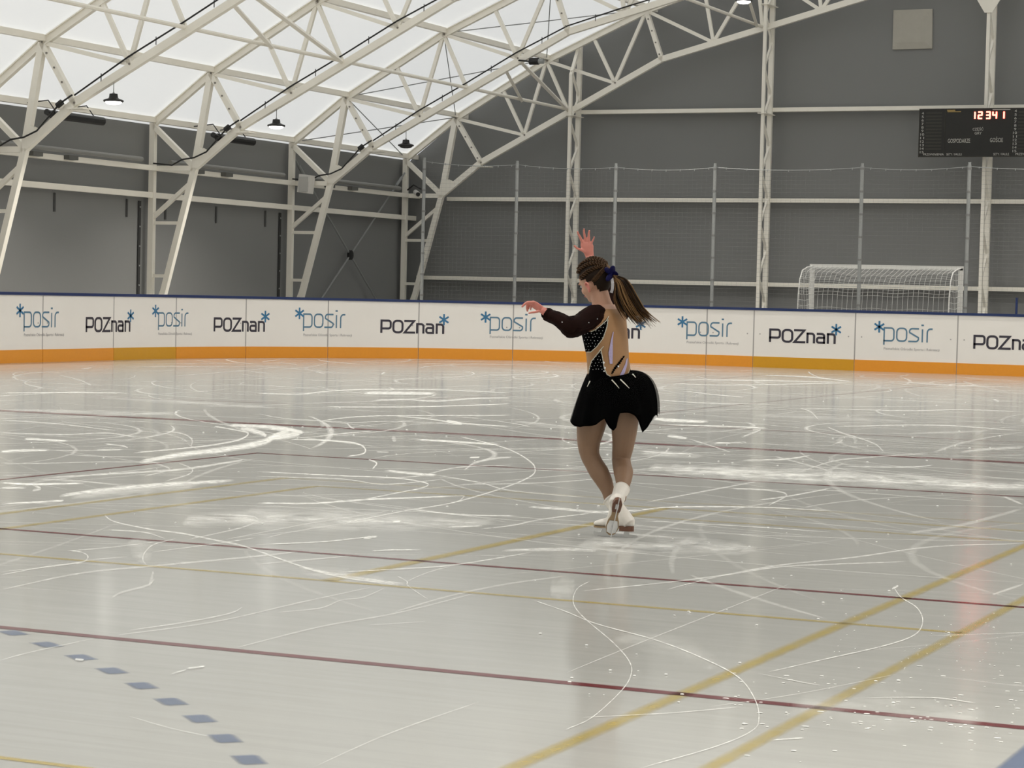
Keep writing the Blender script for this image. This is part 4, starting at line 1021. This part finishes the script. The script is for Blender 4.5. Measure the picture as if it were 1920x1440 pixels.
# arms
limb([(1122, 592, .06, .060), (1110, 594, .11, .052), (1092, 604, .20, .042), (1071, 613, .30, .034), (1046, 598, .275, .027), (1034, 592, .25, .024), (1024, 586, .235, .0215)])
limb([(1150, 590, -.09, .058), (1161, 582, -.13, .050), (1150, 550, -.22, .042), (1134, 518, -.31, .036), (1122, 503, -.34, .032), (1108, 489, -.36, .024)])
hands = []
def finger(pts, r0=.0088): 
    n = len(pts); hands.append([P(*p) for p in pts]); limb([(p[0], p[1], p[2], r0*(1.0-.28*i/(n-1))) for i, p in enumerate(pts)], 10); ball(P(*pts[-1]), r0*.74)
# left hand, relaxed and bent down at the fingers
limb([(1024, 586, .235, .022), (1017, 581, .228, .021)], 14)
def palm(c0, c1, A0, A1, B, n=16): body.rings([ering(c0, A0*.9, B*.9, n), ering(c0.lerp(c1, .35), A0*1.1, B*1.1, n), ering(c0.lerp(c1, .75), A1*1.05, B, n), ering(c1, A1*.9, B*.7, n)])
palm(P(1019, 583, .23), P(998, 569, .205), HV(.012, .014, .018), HV(.010, .016, .028), HV(-.006, .013, -.006))
finger([(1000, 567, .225), (989, 567, .225), (983, 571, .222), (979, 575, .22)])
finger([(999, 569, .21), (990, 570, .205), (988, 577, .205), (989, 583, .205)])
finger([(1000, 571, .195), (992, 572, .185), (991, 579, .185)])
finger([(1002, 573, .18), (996, 575, .17), (995, 581, .172)], .0068)
finger([(1012, 583, .24), (1004, 585, .245), (997, 586, .245), (992, 587, .243)], .0082)
# raised right hand, fingers spread
limb([(1108, 489, -.36, .024), (1105, 481, -.36, .023)], 14)
palm(P(1106, 482, -.36), P(1099, 455, -.36), HV(.026, .004, 0), HV(.036, .004, 0), HV(.001, 0, .014))
finger([(1092, 455, -.36), (1088, 445, -.357), (1085, 440, -.352), (1083, 435, -.345)])
finger([(1098, 453, -.36), (1096, 441, -.357), (1095, 435, -.352), (1095, 430, -.345)], .0082)
finger([(1104, 454, -.36), (1104, 443, -.357), (1104, 438, -.352), (1105, 433, -.345)])
finger([(1108, 459, -.36), (1111, 452, -.357), (1113, 448, -.355), (1114, 444, -.35)], .0068)
finger([(1100, 474, -.355), (1090, 469, -.352), (1083, 466, -.35), (1077, 461, -.348)], .0086)
def remeshed(g, vox, smooth_it):
    me = bpy.data.meshes.new('tmp'); me.from_pydata(g.v, [], g.f); me.update()
    bm = bmesh.new(); bm.from_mesh(me); bmesh.ops.recalc_face_normals(bm, faces=bm.faces); bm.to_mesh(me); bm.free()
    o = bpy.data.objects.new('tmp', me); C.objects.link(o)
    md = o.modifiers.new('r', 'REMESH'); md.mode = 'VOXEL'; md.voxel_size = vox; md.use_smooth_shade = True
    sm = o.modifiers.new('s', 'SMOOTH'); sm.factor = 0.5; sm.iterations = smooth_it
    bpy.context.view_layer.update()
    r = bpy.data.meshes.new_from_object(o.evaluated_get(bpy.context.evaluated_depsgraph_get()))
    bpy.data.objects.remove(o); bpy.data.meshes.remove(me)
    return r
def add_mesh(me, name, mats, parent, pick=None, world=True):
    off = root_loc(parent)
    if pick: idx = [pick(p.center, p.normal) for p in me.polygons]
    me.transform(Matrix.Translation(-off)); me.materials.clear()
    for m in mats: me.materials.append(m)
    if pick: me.polygons.foreach_set('material_index', idx)
    me.polygons.foreach_set('use_smooth', [True]*len(me.polygons)); me.name = name
    o = bpy.data.objects.new(name, me); C.objects.link(o); o.parent = parent; return o
bm_ = remeshed(body, 0.0040, 5)
earL = hp(-.004, -.090, -.048); handL = P(1000, 575, .21); handR = P(1100, 462, -.36)
def pick(c, n):
    if c.z < G0.z+0.93 and c.z < 0.93: return 1
    if (c-earL).length < .034 and (c-HC).dot(-Rh) > .082: return 2
    if (c-handL).length < .115 or (c-handR).length < .105: return 2
    return 0
add_mesh(bm_, 'body', [m_skin, m_tights, m_skin_hand], person, pick)
# eyes, lashes and lips
for sg in (-1, 1):
    g = MB(); g.ell(hp(.080, sg*.030, -.026), (Fh*.011, Rh*.013, Uh*.008), 12, 8); g.build('eye', m_ribw, person, smooth=True)
    g = MB(); g.tube([hp(.088, sg*.016, -.022), hp(.094, sg*.030, -.019), hp(.083, sg*.045, -.024)], .0028, 6); g.build('eyelash', m_hair, person)
    g = MB(); g.tube([hp(.094, sg*.014, -.006), hp(.094, sg*.030, -.001), hp(.080, sg*.048, -.008)], .0032, 6); g.build('eyebrow', m_hair, person)
g = MB(); g.ell(hp(.093, 0, -.083), (Fh*.007, Rh*.018, Uh*.006), 12, 6); g.build('lips', mat('lip', (0.45, 0.13, 0.12), 0.4), person, smooth=True)
# hair cap
g = MB(); nu, nv = 48, 32; vs = []; keep = {}
def hairdir(th, ph): return (math.sin(th)*math.cos(ph), math.sin(th)*math.sin(ph), math.cos(th))
for j in range(nv+1):
    for i in range(nu):
        f, r, u = hairdir(math.pi*j/nv, 2*math.pi*i/nu)
        k = 1.0+0.012*math.sin(22*ph if False else 40*r)*(1 if u > -.2 else 0)
        vs.append(hp(f*.103*k, r*.0815*k, u*.106*k)); keep[j*nu+i] = (f, r, u)
def scalp(f, r, u):
    if u < -.52 and not (f < -.15 and u > -.86): return False
    if f > .50 and u < .42: return False
    if f > .05 and u < -.02 and f <= .5 and abs(r) > .3: return False
    if -.32 < f <= .05 and u < -.25 and abs(r) > .5: return False
    return True
fs = []
for j in range(nv):
    for i in range(nu):
        q = (j*nu+i, j*nu+(i+1) % nu, (j+1)*nu+(i+1) % nu, (j+1)*nu+i)
        if all(scalp(*keep[a]) for a in q): fs.append(q)
g.add(vs, fs); hair = g.build('hair', m_hair, person, smooth=True)
def slerp(a, b, t):
    a = Vector(a).normalized(); b = Vector(b).normalized(); w = a.angle(b)
    return (a*math.sin((1-t)*w)+b*math.sin(t*w))/math.sin(w)
tie = (-.86, -.05, .30)
for a in ((.62, .0, .62), (.55, -.38, .58), (.45, -.66, .40), (.24, -.88, .12), (.55, .38, .58), (.42, .68, .40), (-.42, -.88, -.22)):
    g = MB(); n = 12
    for i in range(n):
        d = slerp(a, tie, i/(n-1)*.93); d2 = slerp(a, tie, min(1, (i+1)/(n-1)*.93)); t = Vector((d2.x-d.x, d2.y-d.y, d2.z-d.z))
        for sg in (-1, 1):
            c = hp(d.x*.107, d.y*.085, d.z*.110); T_ = (Fh*t.x+Rh*t.y+Uh*t.z).normalized(); N_ = (Fh*d.x+Rh*d.y+Uh*d.z).normalized(); S_ = T_.cross(N_)
            g.ell(c+S_*sg*.0055+T_*(.004 if sg > 0 else 0), ((T_*.75+S_*sg*.6).normalized()*.0115, N_*.0095, (S_*.75-T_*sg*.6).normalized()*.0046), 8, 6)
    g.build('braid', [mat('braided_hair', (0.055, 0.028, 0.012), 0.5, spec=0.15, noise=0.5, nscale=120)], hair, smooth=True, kind='stuff')
# ponytail
TP = hp(-.108, -.005, .036)
r3 = random.Random(5)
def lock_path(t, L=1.0):
    up = [(1156, 519), (1172, 523), (1184, 538), (1194, 556), (1207, 577), (1222, 592), (1240, 605)]
    lo = [(1152, 528), (1153, 543), (1151, 560), (1158, 578), (1170, 595), (1184, 612), (1194, 630)]
    out = []
    for k, (a, b) in enumerate(zip(up, lo)):
        out.append((a[0]*(1-t)+b[0]*t, a[1]*(1-t)+b[1]*t))
    return out
g = MB()
for i in range(150):
    t = (i+0.5)/150 if i < 110 else r3.random(); t = min(1, max(0, t+r3.uniform(-.03, .03))); pts = lock_path(t); w0 = r3.uniform(-.025, .03)
    L = r3.uniform(.78, 1.0)*(1.0 if t < .2 else r3.uniform(.86, 1.0))*(1.0-.14*max(0, t-.6)/.4)
    if .35 < t < .75: L *= r3.choice([1.0, 1.03, .93])
    ox, oy = r3.uniform(-2.5, 2.5), r3.uniform(-2, 2); cur = r3.uniform(-4, 4)
    n = 12; Q = []; R_ = []; tc_ = (math.floor(t*13)+.5)/13
    for k in range(n+1):
        s_ = k/n; pts = lock_path(t*(1-.85*s_)+tc_*.85*s_)
        u = k/n*L*(len(pts)-1); a = min(int(u), len(pts)-2); f = u-a
        x = pts[a][0]+(pts[a+1][0]-pts[a][0])*f; y = pts[a][1]+(pts[a+1][1]-pts[a][1])*f; s_ = k/n
        Q.append(P(x+ox*min(1, 3*s_)+cur*s_*s_, y+oy*min(1, 3*s_)+abs(cur)*s_*s_*.8+2*math.sin(3*s_+i), .075+w0*min(1, 2.5*s_)+.03*s_))
        R_.append(r3.uniform(.0036, .0052)*(1-s_**2.2*.85))
    Q.insert(0, TP+Vector((0, 0, r3.uniform(-.012, .012)))); R_.insert(0, .003)
    g.tube(Q, R_, 5, mi=r3.choice([0, 1, 1, 2, 2]))
g.build('ponytail', [m_hair, m_hair2, m_hair3], person, smooth=True, kind='stuff')
# bow and ribbons
bow = None
g = MB(); c = P(1147, 513, .07)
g.tube([c+HV(-.012, -.02, .01), c+HV(.012, .016, -.01)], .012, 10)
bow = g.build('hair_bow', m_bow, person, smooth=True)
for k, (a, b) in enumerate((((-.034, .010, .02), (-.020, .030, .01)), ((.022, .010, .02), (.026, -.014, .0)), ((-.010, .030, .01), (.018, .030, -.01)), ((-.030, -.022, .02), (-.008, -.034, .02)))):
    g = MB(); A = c+HV(*a); B = c+HV(*b); Mi = (A+B)/2
    g.ell(c.lerp(Mi, .75), ((Mi-c)*.75, (B-A)*.62, HV(0, .003, .010)), 12, 8); g.build('bow_loop', m_bow, bow, smooth=True)
g = MB(); Q = [P(1147, 522, .08), P(1149, 532, .09), P(1148, 543, .085), P(1146, 549, .08)]
for a, b in zip(Q[:-1], Q[1:]): g.beam(a, b, .016, .002, side=HV(1, .1, .3))
g.build('ribbon_tail', m_ribw, bow)

# --- dress bodice
infl = interp_rings(tr(0.0055)[1:10], 22, 150)
# follow the true body near the top so that it closes onto the skin
g = MB(); g.rings(infl, cap=False)
def inpoly(x, y, pl):
    c = False; j = len(pl)-1
    for i in range(len(pl)):
        if (pl[i][1] > y) != (pl[j][1] > y) and x < (pl[j][0]-pl[i][0])*(y-pl[i][1])/(pl[j][1]-pl[i][1])+pl[i][0]: c = not c
        j = i
    return c
PB1 = [(1141, 593), (1139, 612), (1131, 634), (1119, 650), (1108, 660), (1080, 660), (1080, 618), (1108, 622), (1126, 610)]
PB2 = [(1127, 657), (1130, 672), (1133, 690), (1138, 703), (1150, 710), (1168, 709), (1178, 702), (1184, 688), (1210, 700), (1210, 760), (1080, 760), (1080, 702), (1103, 702), (1106, 690), (1109, 678), (1118, 667)]
PB3 = [(1098, 659.5), (1108, 659.5), (1108, 662), (1098, 662)]
idx = []
for f in g.f:
    a, b, c_ = Vector(g.v[f[0]]), Vector(g.v[f[1]]), Vector(g.v[f[2]]); cen = (a+c_)/2; nrm = (b-a).cross(c_-a)
    ctr = P(1138, projpx(cen)[1], 0)
    out = (cen-ctr); out.z = 0
    facing = out.dot(WH) > -.035
    x, y = projpx(cen)
    if y > 716: idx.append(-1); continue
    if facing: idx.append(0 if inpoly(x, y, PB1) or inpoly(x, y, PB2) else 1)
    else: idx.append(1 if (out.dot(UH) > 0.03 and y < 690) and out.dot(Fb) < .02 else 0)
g.f = [f for f, i in zip(g.f, idx) if i >= 0]; g.m = [i for i in idx if i >= 0]
bod = g.build('bodice', [m_black, m_nude], person, smooth=True)
bvh = BVHTree.FromPolygons([Vector(v) for v in g.v], g.f)
CO = Vector((0, 0, CAM_H))
def on_surf(px, py, off=.002, tree=None):
    d = ray(px, py).normalized(); h = (tree or bvh).ray_cast(CO, d)
    if h[0] is None: return P(px, py, .1)
    return h[0]-d*off
def densify(pts, step=1.5):
    out = []
    for a, b in zip(pts[:-1], pts[1:]):
        n = max(1, int(math.dist(a, b)/step))
        for i in range(n): out.append((a[0]+(b[0]-a[0])*i/n, a[1]+(b[1]-a[1])*i/n))
    return out+[pts[-1]]
g = MB()
for pl in ([(1141, 594), (1137, 601), (1128, 609), (1117, 618), (1108, 622)], [(1140, 600), (1138, 613), (1131, 634), (1119, 650), (1108, 660), (1101, 660)], [(1128, 654), (1118, 666), (1109, 677), (1105, 690), (1104, 699)],
           [(1127, 657), (1130, 672), (1133, 690), (1138, 702), (1150, 709), (1166, 709), (1177, 702), (1181, 692)], [(1124, 658), (1131, 650)]):
    for i, q in enumerate(densify(pl, 1.1)): ball(on_surf(*q, off=.001), .0022+.0008*(i % 3 == 0), g)
g.build('crystal_trim', m_trim, bod, kind='stuff')
g = MB()
for y in range(602, 700, 6):
    for x in range(1090, 1186, 6):
        q = (x+(y//6 % 2)*3+r3.uniform(-1, 1), y+r3.uniform(-1, 1))
        if (inpoly(q[0], q[1], PB1) or (inpoly(q[0], q[1], PB2) and y < 696)) and 1094 < q[0] < 1180: ball(on_surf(*q, off=.001), .0019, g)
for q in ((1132, 680), (1134, 690), (1132.5, 696), (1159, 687)): ball(on_surf(*q), .0060 if q[0] != 1132.5 else .004, g)
g.build('crystal', m_crys, bod, kind='stuff')
def stripe(pts, ws, m, name, tree=None, par=None):
    g = MB(); sp = densify(pts, 2); n = len(sp); vs = []
    for i, p in enumerate(sp):
        a = Vector(sp[max(i-1, 0)]); b = Vector(sp[min(i+1, n-1)]); t = (b-a).normalized(); nn = Vector((-t.y, t.x)); w = np.interp(i/(n-1), np.linspace(0, 1, len(ws)), ws)
        if name == 'sequin_zigzag': w = w*(1+.5*(-1)**i)
        for s_ in (-.5, .5): vs.append(on_surf(p[0]+nn.x*w*s_, p[1]+nn.y*w*s_, .003, tree))
    k = len(vs)
    vs += [v+WH*.0015 for v in vs]
    g.add(vs, [(2*i, 2*i+1, 2*i+3, 2*i+2) for i in range(n-1)]+[(k+2*i, k+2*i+1, k+2*i+3, k+2*i+2) for i in range(n-1)]); g.build(name, m, par or bod)
stripe([(1150, 622), (1147, 640), (1145, 662), (1146, 682)], [1.2, 4, 8, 5], m_lilac, 'sequin_streak')
stripe([(1147, 701), (1152, 692), (1160, 682), (1168, 671), (1171, 667)], [2.5, 4, 4, 2], m_black, 'sequin_zigzag')
stripe([(1163, 709), (1169, 697), (1174, 684), (1176, 672)], [7, 6, 4, 2], m_lilac, 'sequin_streak')
# --- skirt
hem = [(1070, 793), (1078, 799), (1086, 801), (1096, 799), (1106, 799), (1115, 797), (1126, 790), (1135, 785), (1138, 794), (1143, 803), (1149, 808), (1155, 801), (1158, 785), (1162, 775), (1170, 774), (1179, 774), (1189, 779), (1197, 789), (1206, 811), (1213, 803), (1218, 793), (1226, 782), (1233, 775)]
hx = [h[0] for h in hem]; hy = [h[1] for h in hem]
def skirt_mesh(dx=0.0, dy=0.0, sc=1.0, back=True, nphi=180, nt=26, lift=0.0):
    g = MB(); cols = []
    for i in range(nphi):
        ph = 2*math.pi*i/nphi; cu, su = math.cos(ph), math.sin(ph)
        wx, wy, ww = 1143.5+42.5*cu, 697-3*cu+(9*su if su > 0 else 0), .146*su
        hxx = 1151.5+81.5*sc*cu+dx
        if su >= 0: hyy = float(np.interp(hxx-dx, hx, hy))+dy; hw = (.185+.012*math.sin(ph*8))*sc*su**.8
        else: hyy = 789+5*math.sin(ph*6)+dy-(6*cu if cu > 0 else 0); hw = -(.17+.012*math.sin(ph*8))*sc*abs(su)**.8
        k = (1+cu)/2
        cxL, cyL = wx*.5+hxx*.5, wy+.38*(hyy-wy); cxR, cyR = hxx+2, wy+1+12*max(su, 0)
        cx_, cy_ = cxL*(1-k)+cxR*k, cyL*(1-k)+cyR*k; cw = (.188 if su > 0 else -.175)*abs(su)
        col = []
        for j in range(nt+1):
            t = j/nt; b0, b1, b2_ = (1-t)**2, 2*t*(1-t), t*t
            rip = 1+.05*t*math.sin(ph*11+1.3*math.sin(3*ph))
            x = b0*wx+b1*cx_+b2_*hxx; y = b0*wy+b1*cy_+b2_*hyy; w = (b0*ww+b1*cw+b2_*hw)*rip
            if .15 < ph < 2.99: x += 1.2*t*math.sin(ph*13)
            col.append(P(x, y, w))
        cols.append(col)
    vs = [c for col in cols for c in col]; m = nt+1
    g.add(vs, [(i*m+j, i*m+j+1, ((i+1) % nphi)*m+j+1, ((i+1) % nphi)*m+j) for i in range(nphi) for j in range(nt)]); return g
g = skirt_mesh(); tree2 = BVHTree.FromPolygons([Vector(v) for v in g.v], g.f)
skirt = g.build('skirt', m_skirt, person, smooth=True)
md = skirt.modifiers.new('thick', 'SOLIDIFY'); md.thickness = .0015
g = skirt_mesh(1.5, -2.0, 1.035); g.build('skirt_overlay', m_sheer, person, smooth=True)
for a, b in (((1109, 704), (1101, 725)), ((1147, 712), (1161, 728)), ((1163, 711), (1180, 728)), ((1186, 701), (1192, 708))):
    m_ = ((a[0]+b[0])/2+.8, (a[1]+b[1])/2+.5); stripe([a, m_, b], [2.2, 2.0, .8], m_trim, 'crystal_streak', tree2, skirt)
# --- sleeves
def sleeve(pts, name, nn=40, seed=0, cuff=True):
    g = MB(); P3 = [P(a, b, c) for a, b, c, r in pts]; rs = [p[3] for p in pts]; Q = []; R_ = []
    for i in range(len(P3)-1):
        for k in range(6):
            t = k/6; p0, p1, p2, p3 = P3[max(i-1, 0)], P3[i], P3[i+1], P3[min(i+2, len(P3)-1)]
            Q.append(0.5*((2*p1)+(-p0+p2)*t+(2*p0-5*p1+4*p2-p3)*t*t+(-p0+3*p1-3*p2+p3)*t**3)); R_.append(rs[i]*(1-t)+rs[i+1]*t)
    Q.append(P3[-1]); R_.append(rs[-1]); r4 = random.Random(seed)
    g.tube(Q, R_, nn, cap=False)
    # small gathers
    g.v = [tuple(Vector(v)+Vector((r4.uniform(-1, 1), r4.uniform(-1, 1), r4.uniform(-1, 1)))*.0012) for v in g.v]
    return g.build(name, m_sleeve, person, smooth=True)
sl = sleeve([(1131, 590, .04, .030), (1123, 592, .07, .060), (1113, 594, .10, .066), (1100, 600, .15, .060), (1086, 609, .22, .056), (1071, 613, .30, .060), (1060, 607, .30, .047), (1046, 598, .275, .039), (1033, 593, .25, .036), (1026, 589, .238, .037), (1025, 588.5, .237, .030)], 'sleeve', seed=1)
g = MB()   # hanging point of loose cloth under the elbow
g.rings([ering(P(1076, 614, .28), HV(.045, .0, .03), HV(.01, 0, .03), 16), ering(P(1071, 624, .29), HV(.032, -.004, .02), HV(.008, 0, .018), 16), ering(P(1064, 633, .30), HV(.007, -.002, .004), HV(.002, 0, .004), 16)])
g.build('sleeve_drape', m_sleeve, sl, smooth=True)
sr = sleeve([(1152, 590, -.08, .050), (1161, 583, -.13, .060), (1152, 552, -.22, .054), (1136, 520, -.31, .050), (1122, 503, -.34, .042), (1112, 493, -.355, .034)], 'sleeve', seed=2)
for q in ((1104, 605, 0), (1120, 598, 0), (1054, 604, 0)):
    d = ray(q[0], q[1]).normalized()
g = MB()
tree3 = BVHTree.FromPolygons([Vector(v.co)+root_loc(person) for v in sl.data.vertices], [tuple(p.vertices) for p in sl.data.polygons])
for q in ((1104, 605), (1120, 598), (1054, 604)): ball(on_surf(*q, off=.001, tree=tree3), .003, g)
g.build('sleeve_crystal', m_crys, sl, kind='stuff')
# --- skates
def skate(O, X, Z, shaft_to, name):
    X = X.normalized(); Z = (Z-X*Z.dot(X)).normalized(); Y = Z.cross(X)
    def L(x, y, z): return O+(X*x+Y*y+Z*z)*.88
    b = MB()
    sec = [(-.012, .098, .016, .022), (0, .100, .027, .036), (.03, .105, .034, .043), (.07, .107, .036, .045), (.11, .101, .036, .040), (.15, .092, .039, .032), (.19, .085, .041, .025), (.22, .081, .037, .020), (.24, .078, .027, .015), (.25, .076, .012, .008)]
    b.rings([[L(x, hy*math.cos(a), z+hz*math.sin(a)) for a in [2*math.pi*k/20 for k in range(20)]] for x, z, hy, hz in sec])
    an = L(.042, 0, .115); sv = shaft_to-an
    b.tube([an-sv*.25, an, an+sv*.45, an+sv*.9, an+sv*1.0], [.034, .040, .040, .044, .043], 18)
    b.tube([an, L(.09, 0, .115)], [.040, .034], 14)
    me = remeshed(b, 0.005, 4); bt = add_mesh(me, name, [m_boot], person); bt['label'] = 'white leather skate boot'
    t = MB(); t.tube([an+sv*.93, an+sv*1.01], [.045, .0445], 20); t.build('boot_collar', m_boot, bt, smooth=True)
    h = MB(); 
    def slab(g, outline, z0, z1, k=1.0):
        n = len(outline); g.add([L(x, y, z0) for x, y in outline]+[L(x*1.0, y*k, z1) for x, y in outline], [tuple(range(n-1, -1, -1)), tuple(range(n, 2*n))]+[(i, (i+1) % n, n+(i+1) % n, n+i) for i in range(n)])
    def oval(x0, x1, w0, w1, n=10):
        r0_, r1_ = w0/2, w1/2
        return [(x0+r0_-r0_*math.sin(math.pi*i/n), -r0_*math.cos(math.pi*i/n)) for i in range(n+1)][::1][:0] + [(x1-r1_+r1_*math.sin(math.pi*i/n), -r1_*math.cos(math.pi*i/n)) for i in range(n+1)]+[(x0+r0_-r0_*math.sin(math.pi*i/n), r0_*math.cos(math.pi*i/n)) for i in range(n+1)]
    slab(h, [(-.006, -.018), (.02, -.029), (.065, -.027), (.078, -.022), (.078, .022), (.065, .027), (.02, .029), (-.006, .018), (-.012, 0)], .040, .072); h.build('heel', m_heel, bt)
    h = MB(); slab(h, [(.06, -.024), (.11, -.020), (.15, -.034), (.20, -.039), (.235, -.028), (.248, -.010), (.248, .010), (.235, .028), (.20, .039), (.15, .034), (.11, .020), (.06, .024)], .054, .064); h.build('sole', m_arch, bt)
    bl = MB(); th = .0022
    prof = [(-.035, .004), (-.02, .0), (.06, -.0), (.16, 0.0), (.225, .002), (.245, .010), (.250, .022), (.243, .030), (.232, .026), (.222, .020), (.205, .022), (.19, .052), (.165, .052), (.165, .022), (.055, .020), (.05, .038), (.018, .038), (.018, .020), (-.035, .017)]
    n = len(prof)
    # split in simple convex pieces for clean faces
    for piece in ([0, 1, 2, 14, 17, 18], [2, 3, 4, 10, 13, 14], [4, 5, 6, 7, 8, 9, 10], [17, 14, 15, 16], [13, 10, 11, 12]):
        pv = [prof[i] for i in piece]; m = len(pv)
        bl.add([L(x, -th, z) for x, z in pv]+[L(x, th, z) for x, z in pv], [tuple(range(m)), tuple(range(2*m-1, m-1, -1))]+[(i, (i+1) % m, m+(i+1) % m, m+i) for i in range(m)])
    slab(bl, [(.022, -.010), (.055, -.010), (.055, .010), (.022, .010)], .037, .041)
    slab(bl, [(.145, -.024), (.185, -.034), (.225, -.028), (.238, 0), (.225, .028), (.185, .034), (.145, .024)], .050, .0545)
    bl.build('blade', m_blade, bt)
    return bt
A = ground(1195, 1009); B = ground(1119, 1004.5); Xs = (B-A).normalized()
skate(A+Xs*.031+VH*.0005, Xs, VH, P(1144, 935, -.08), 'skate_boot')
X2 = HV(-.15, -.90, -.40); Z2 = HV(.0, .40, -.90)
O2 = P(1159.5, 946, .34)
skate(O2, X2, Z2, P(1166, 917, .115), 'skate_boot')
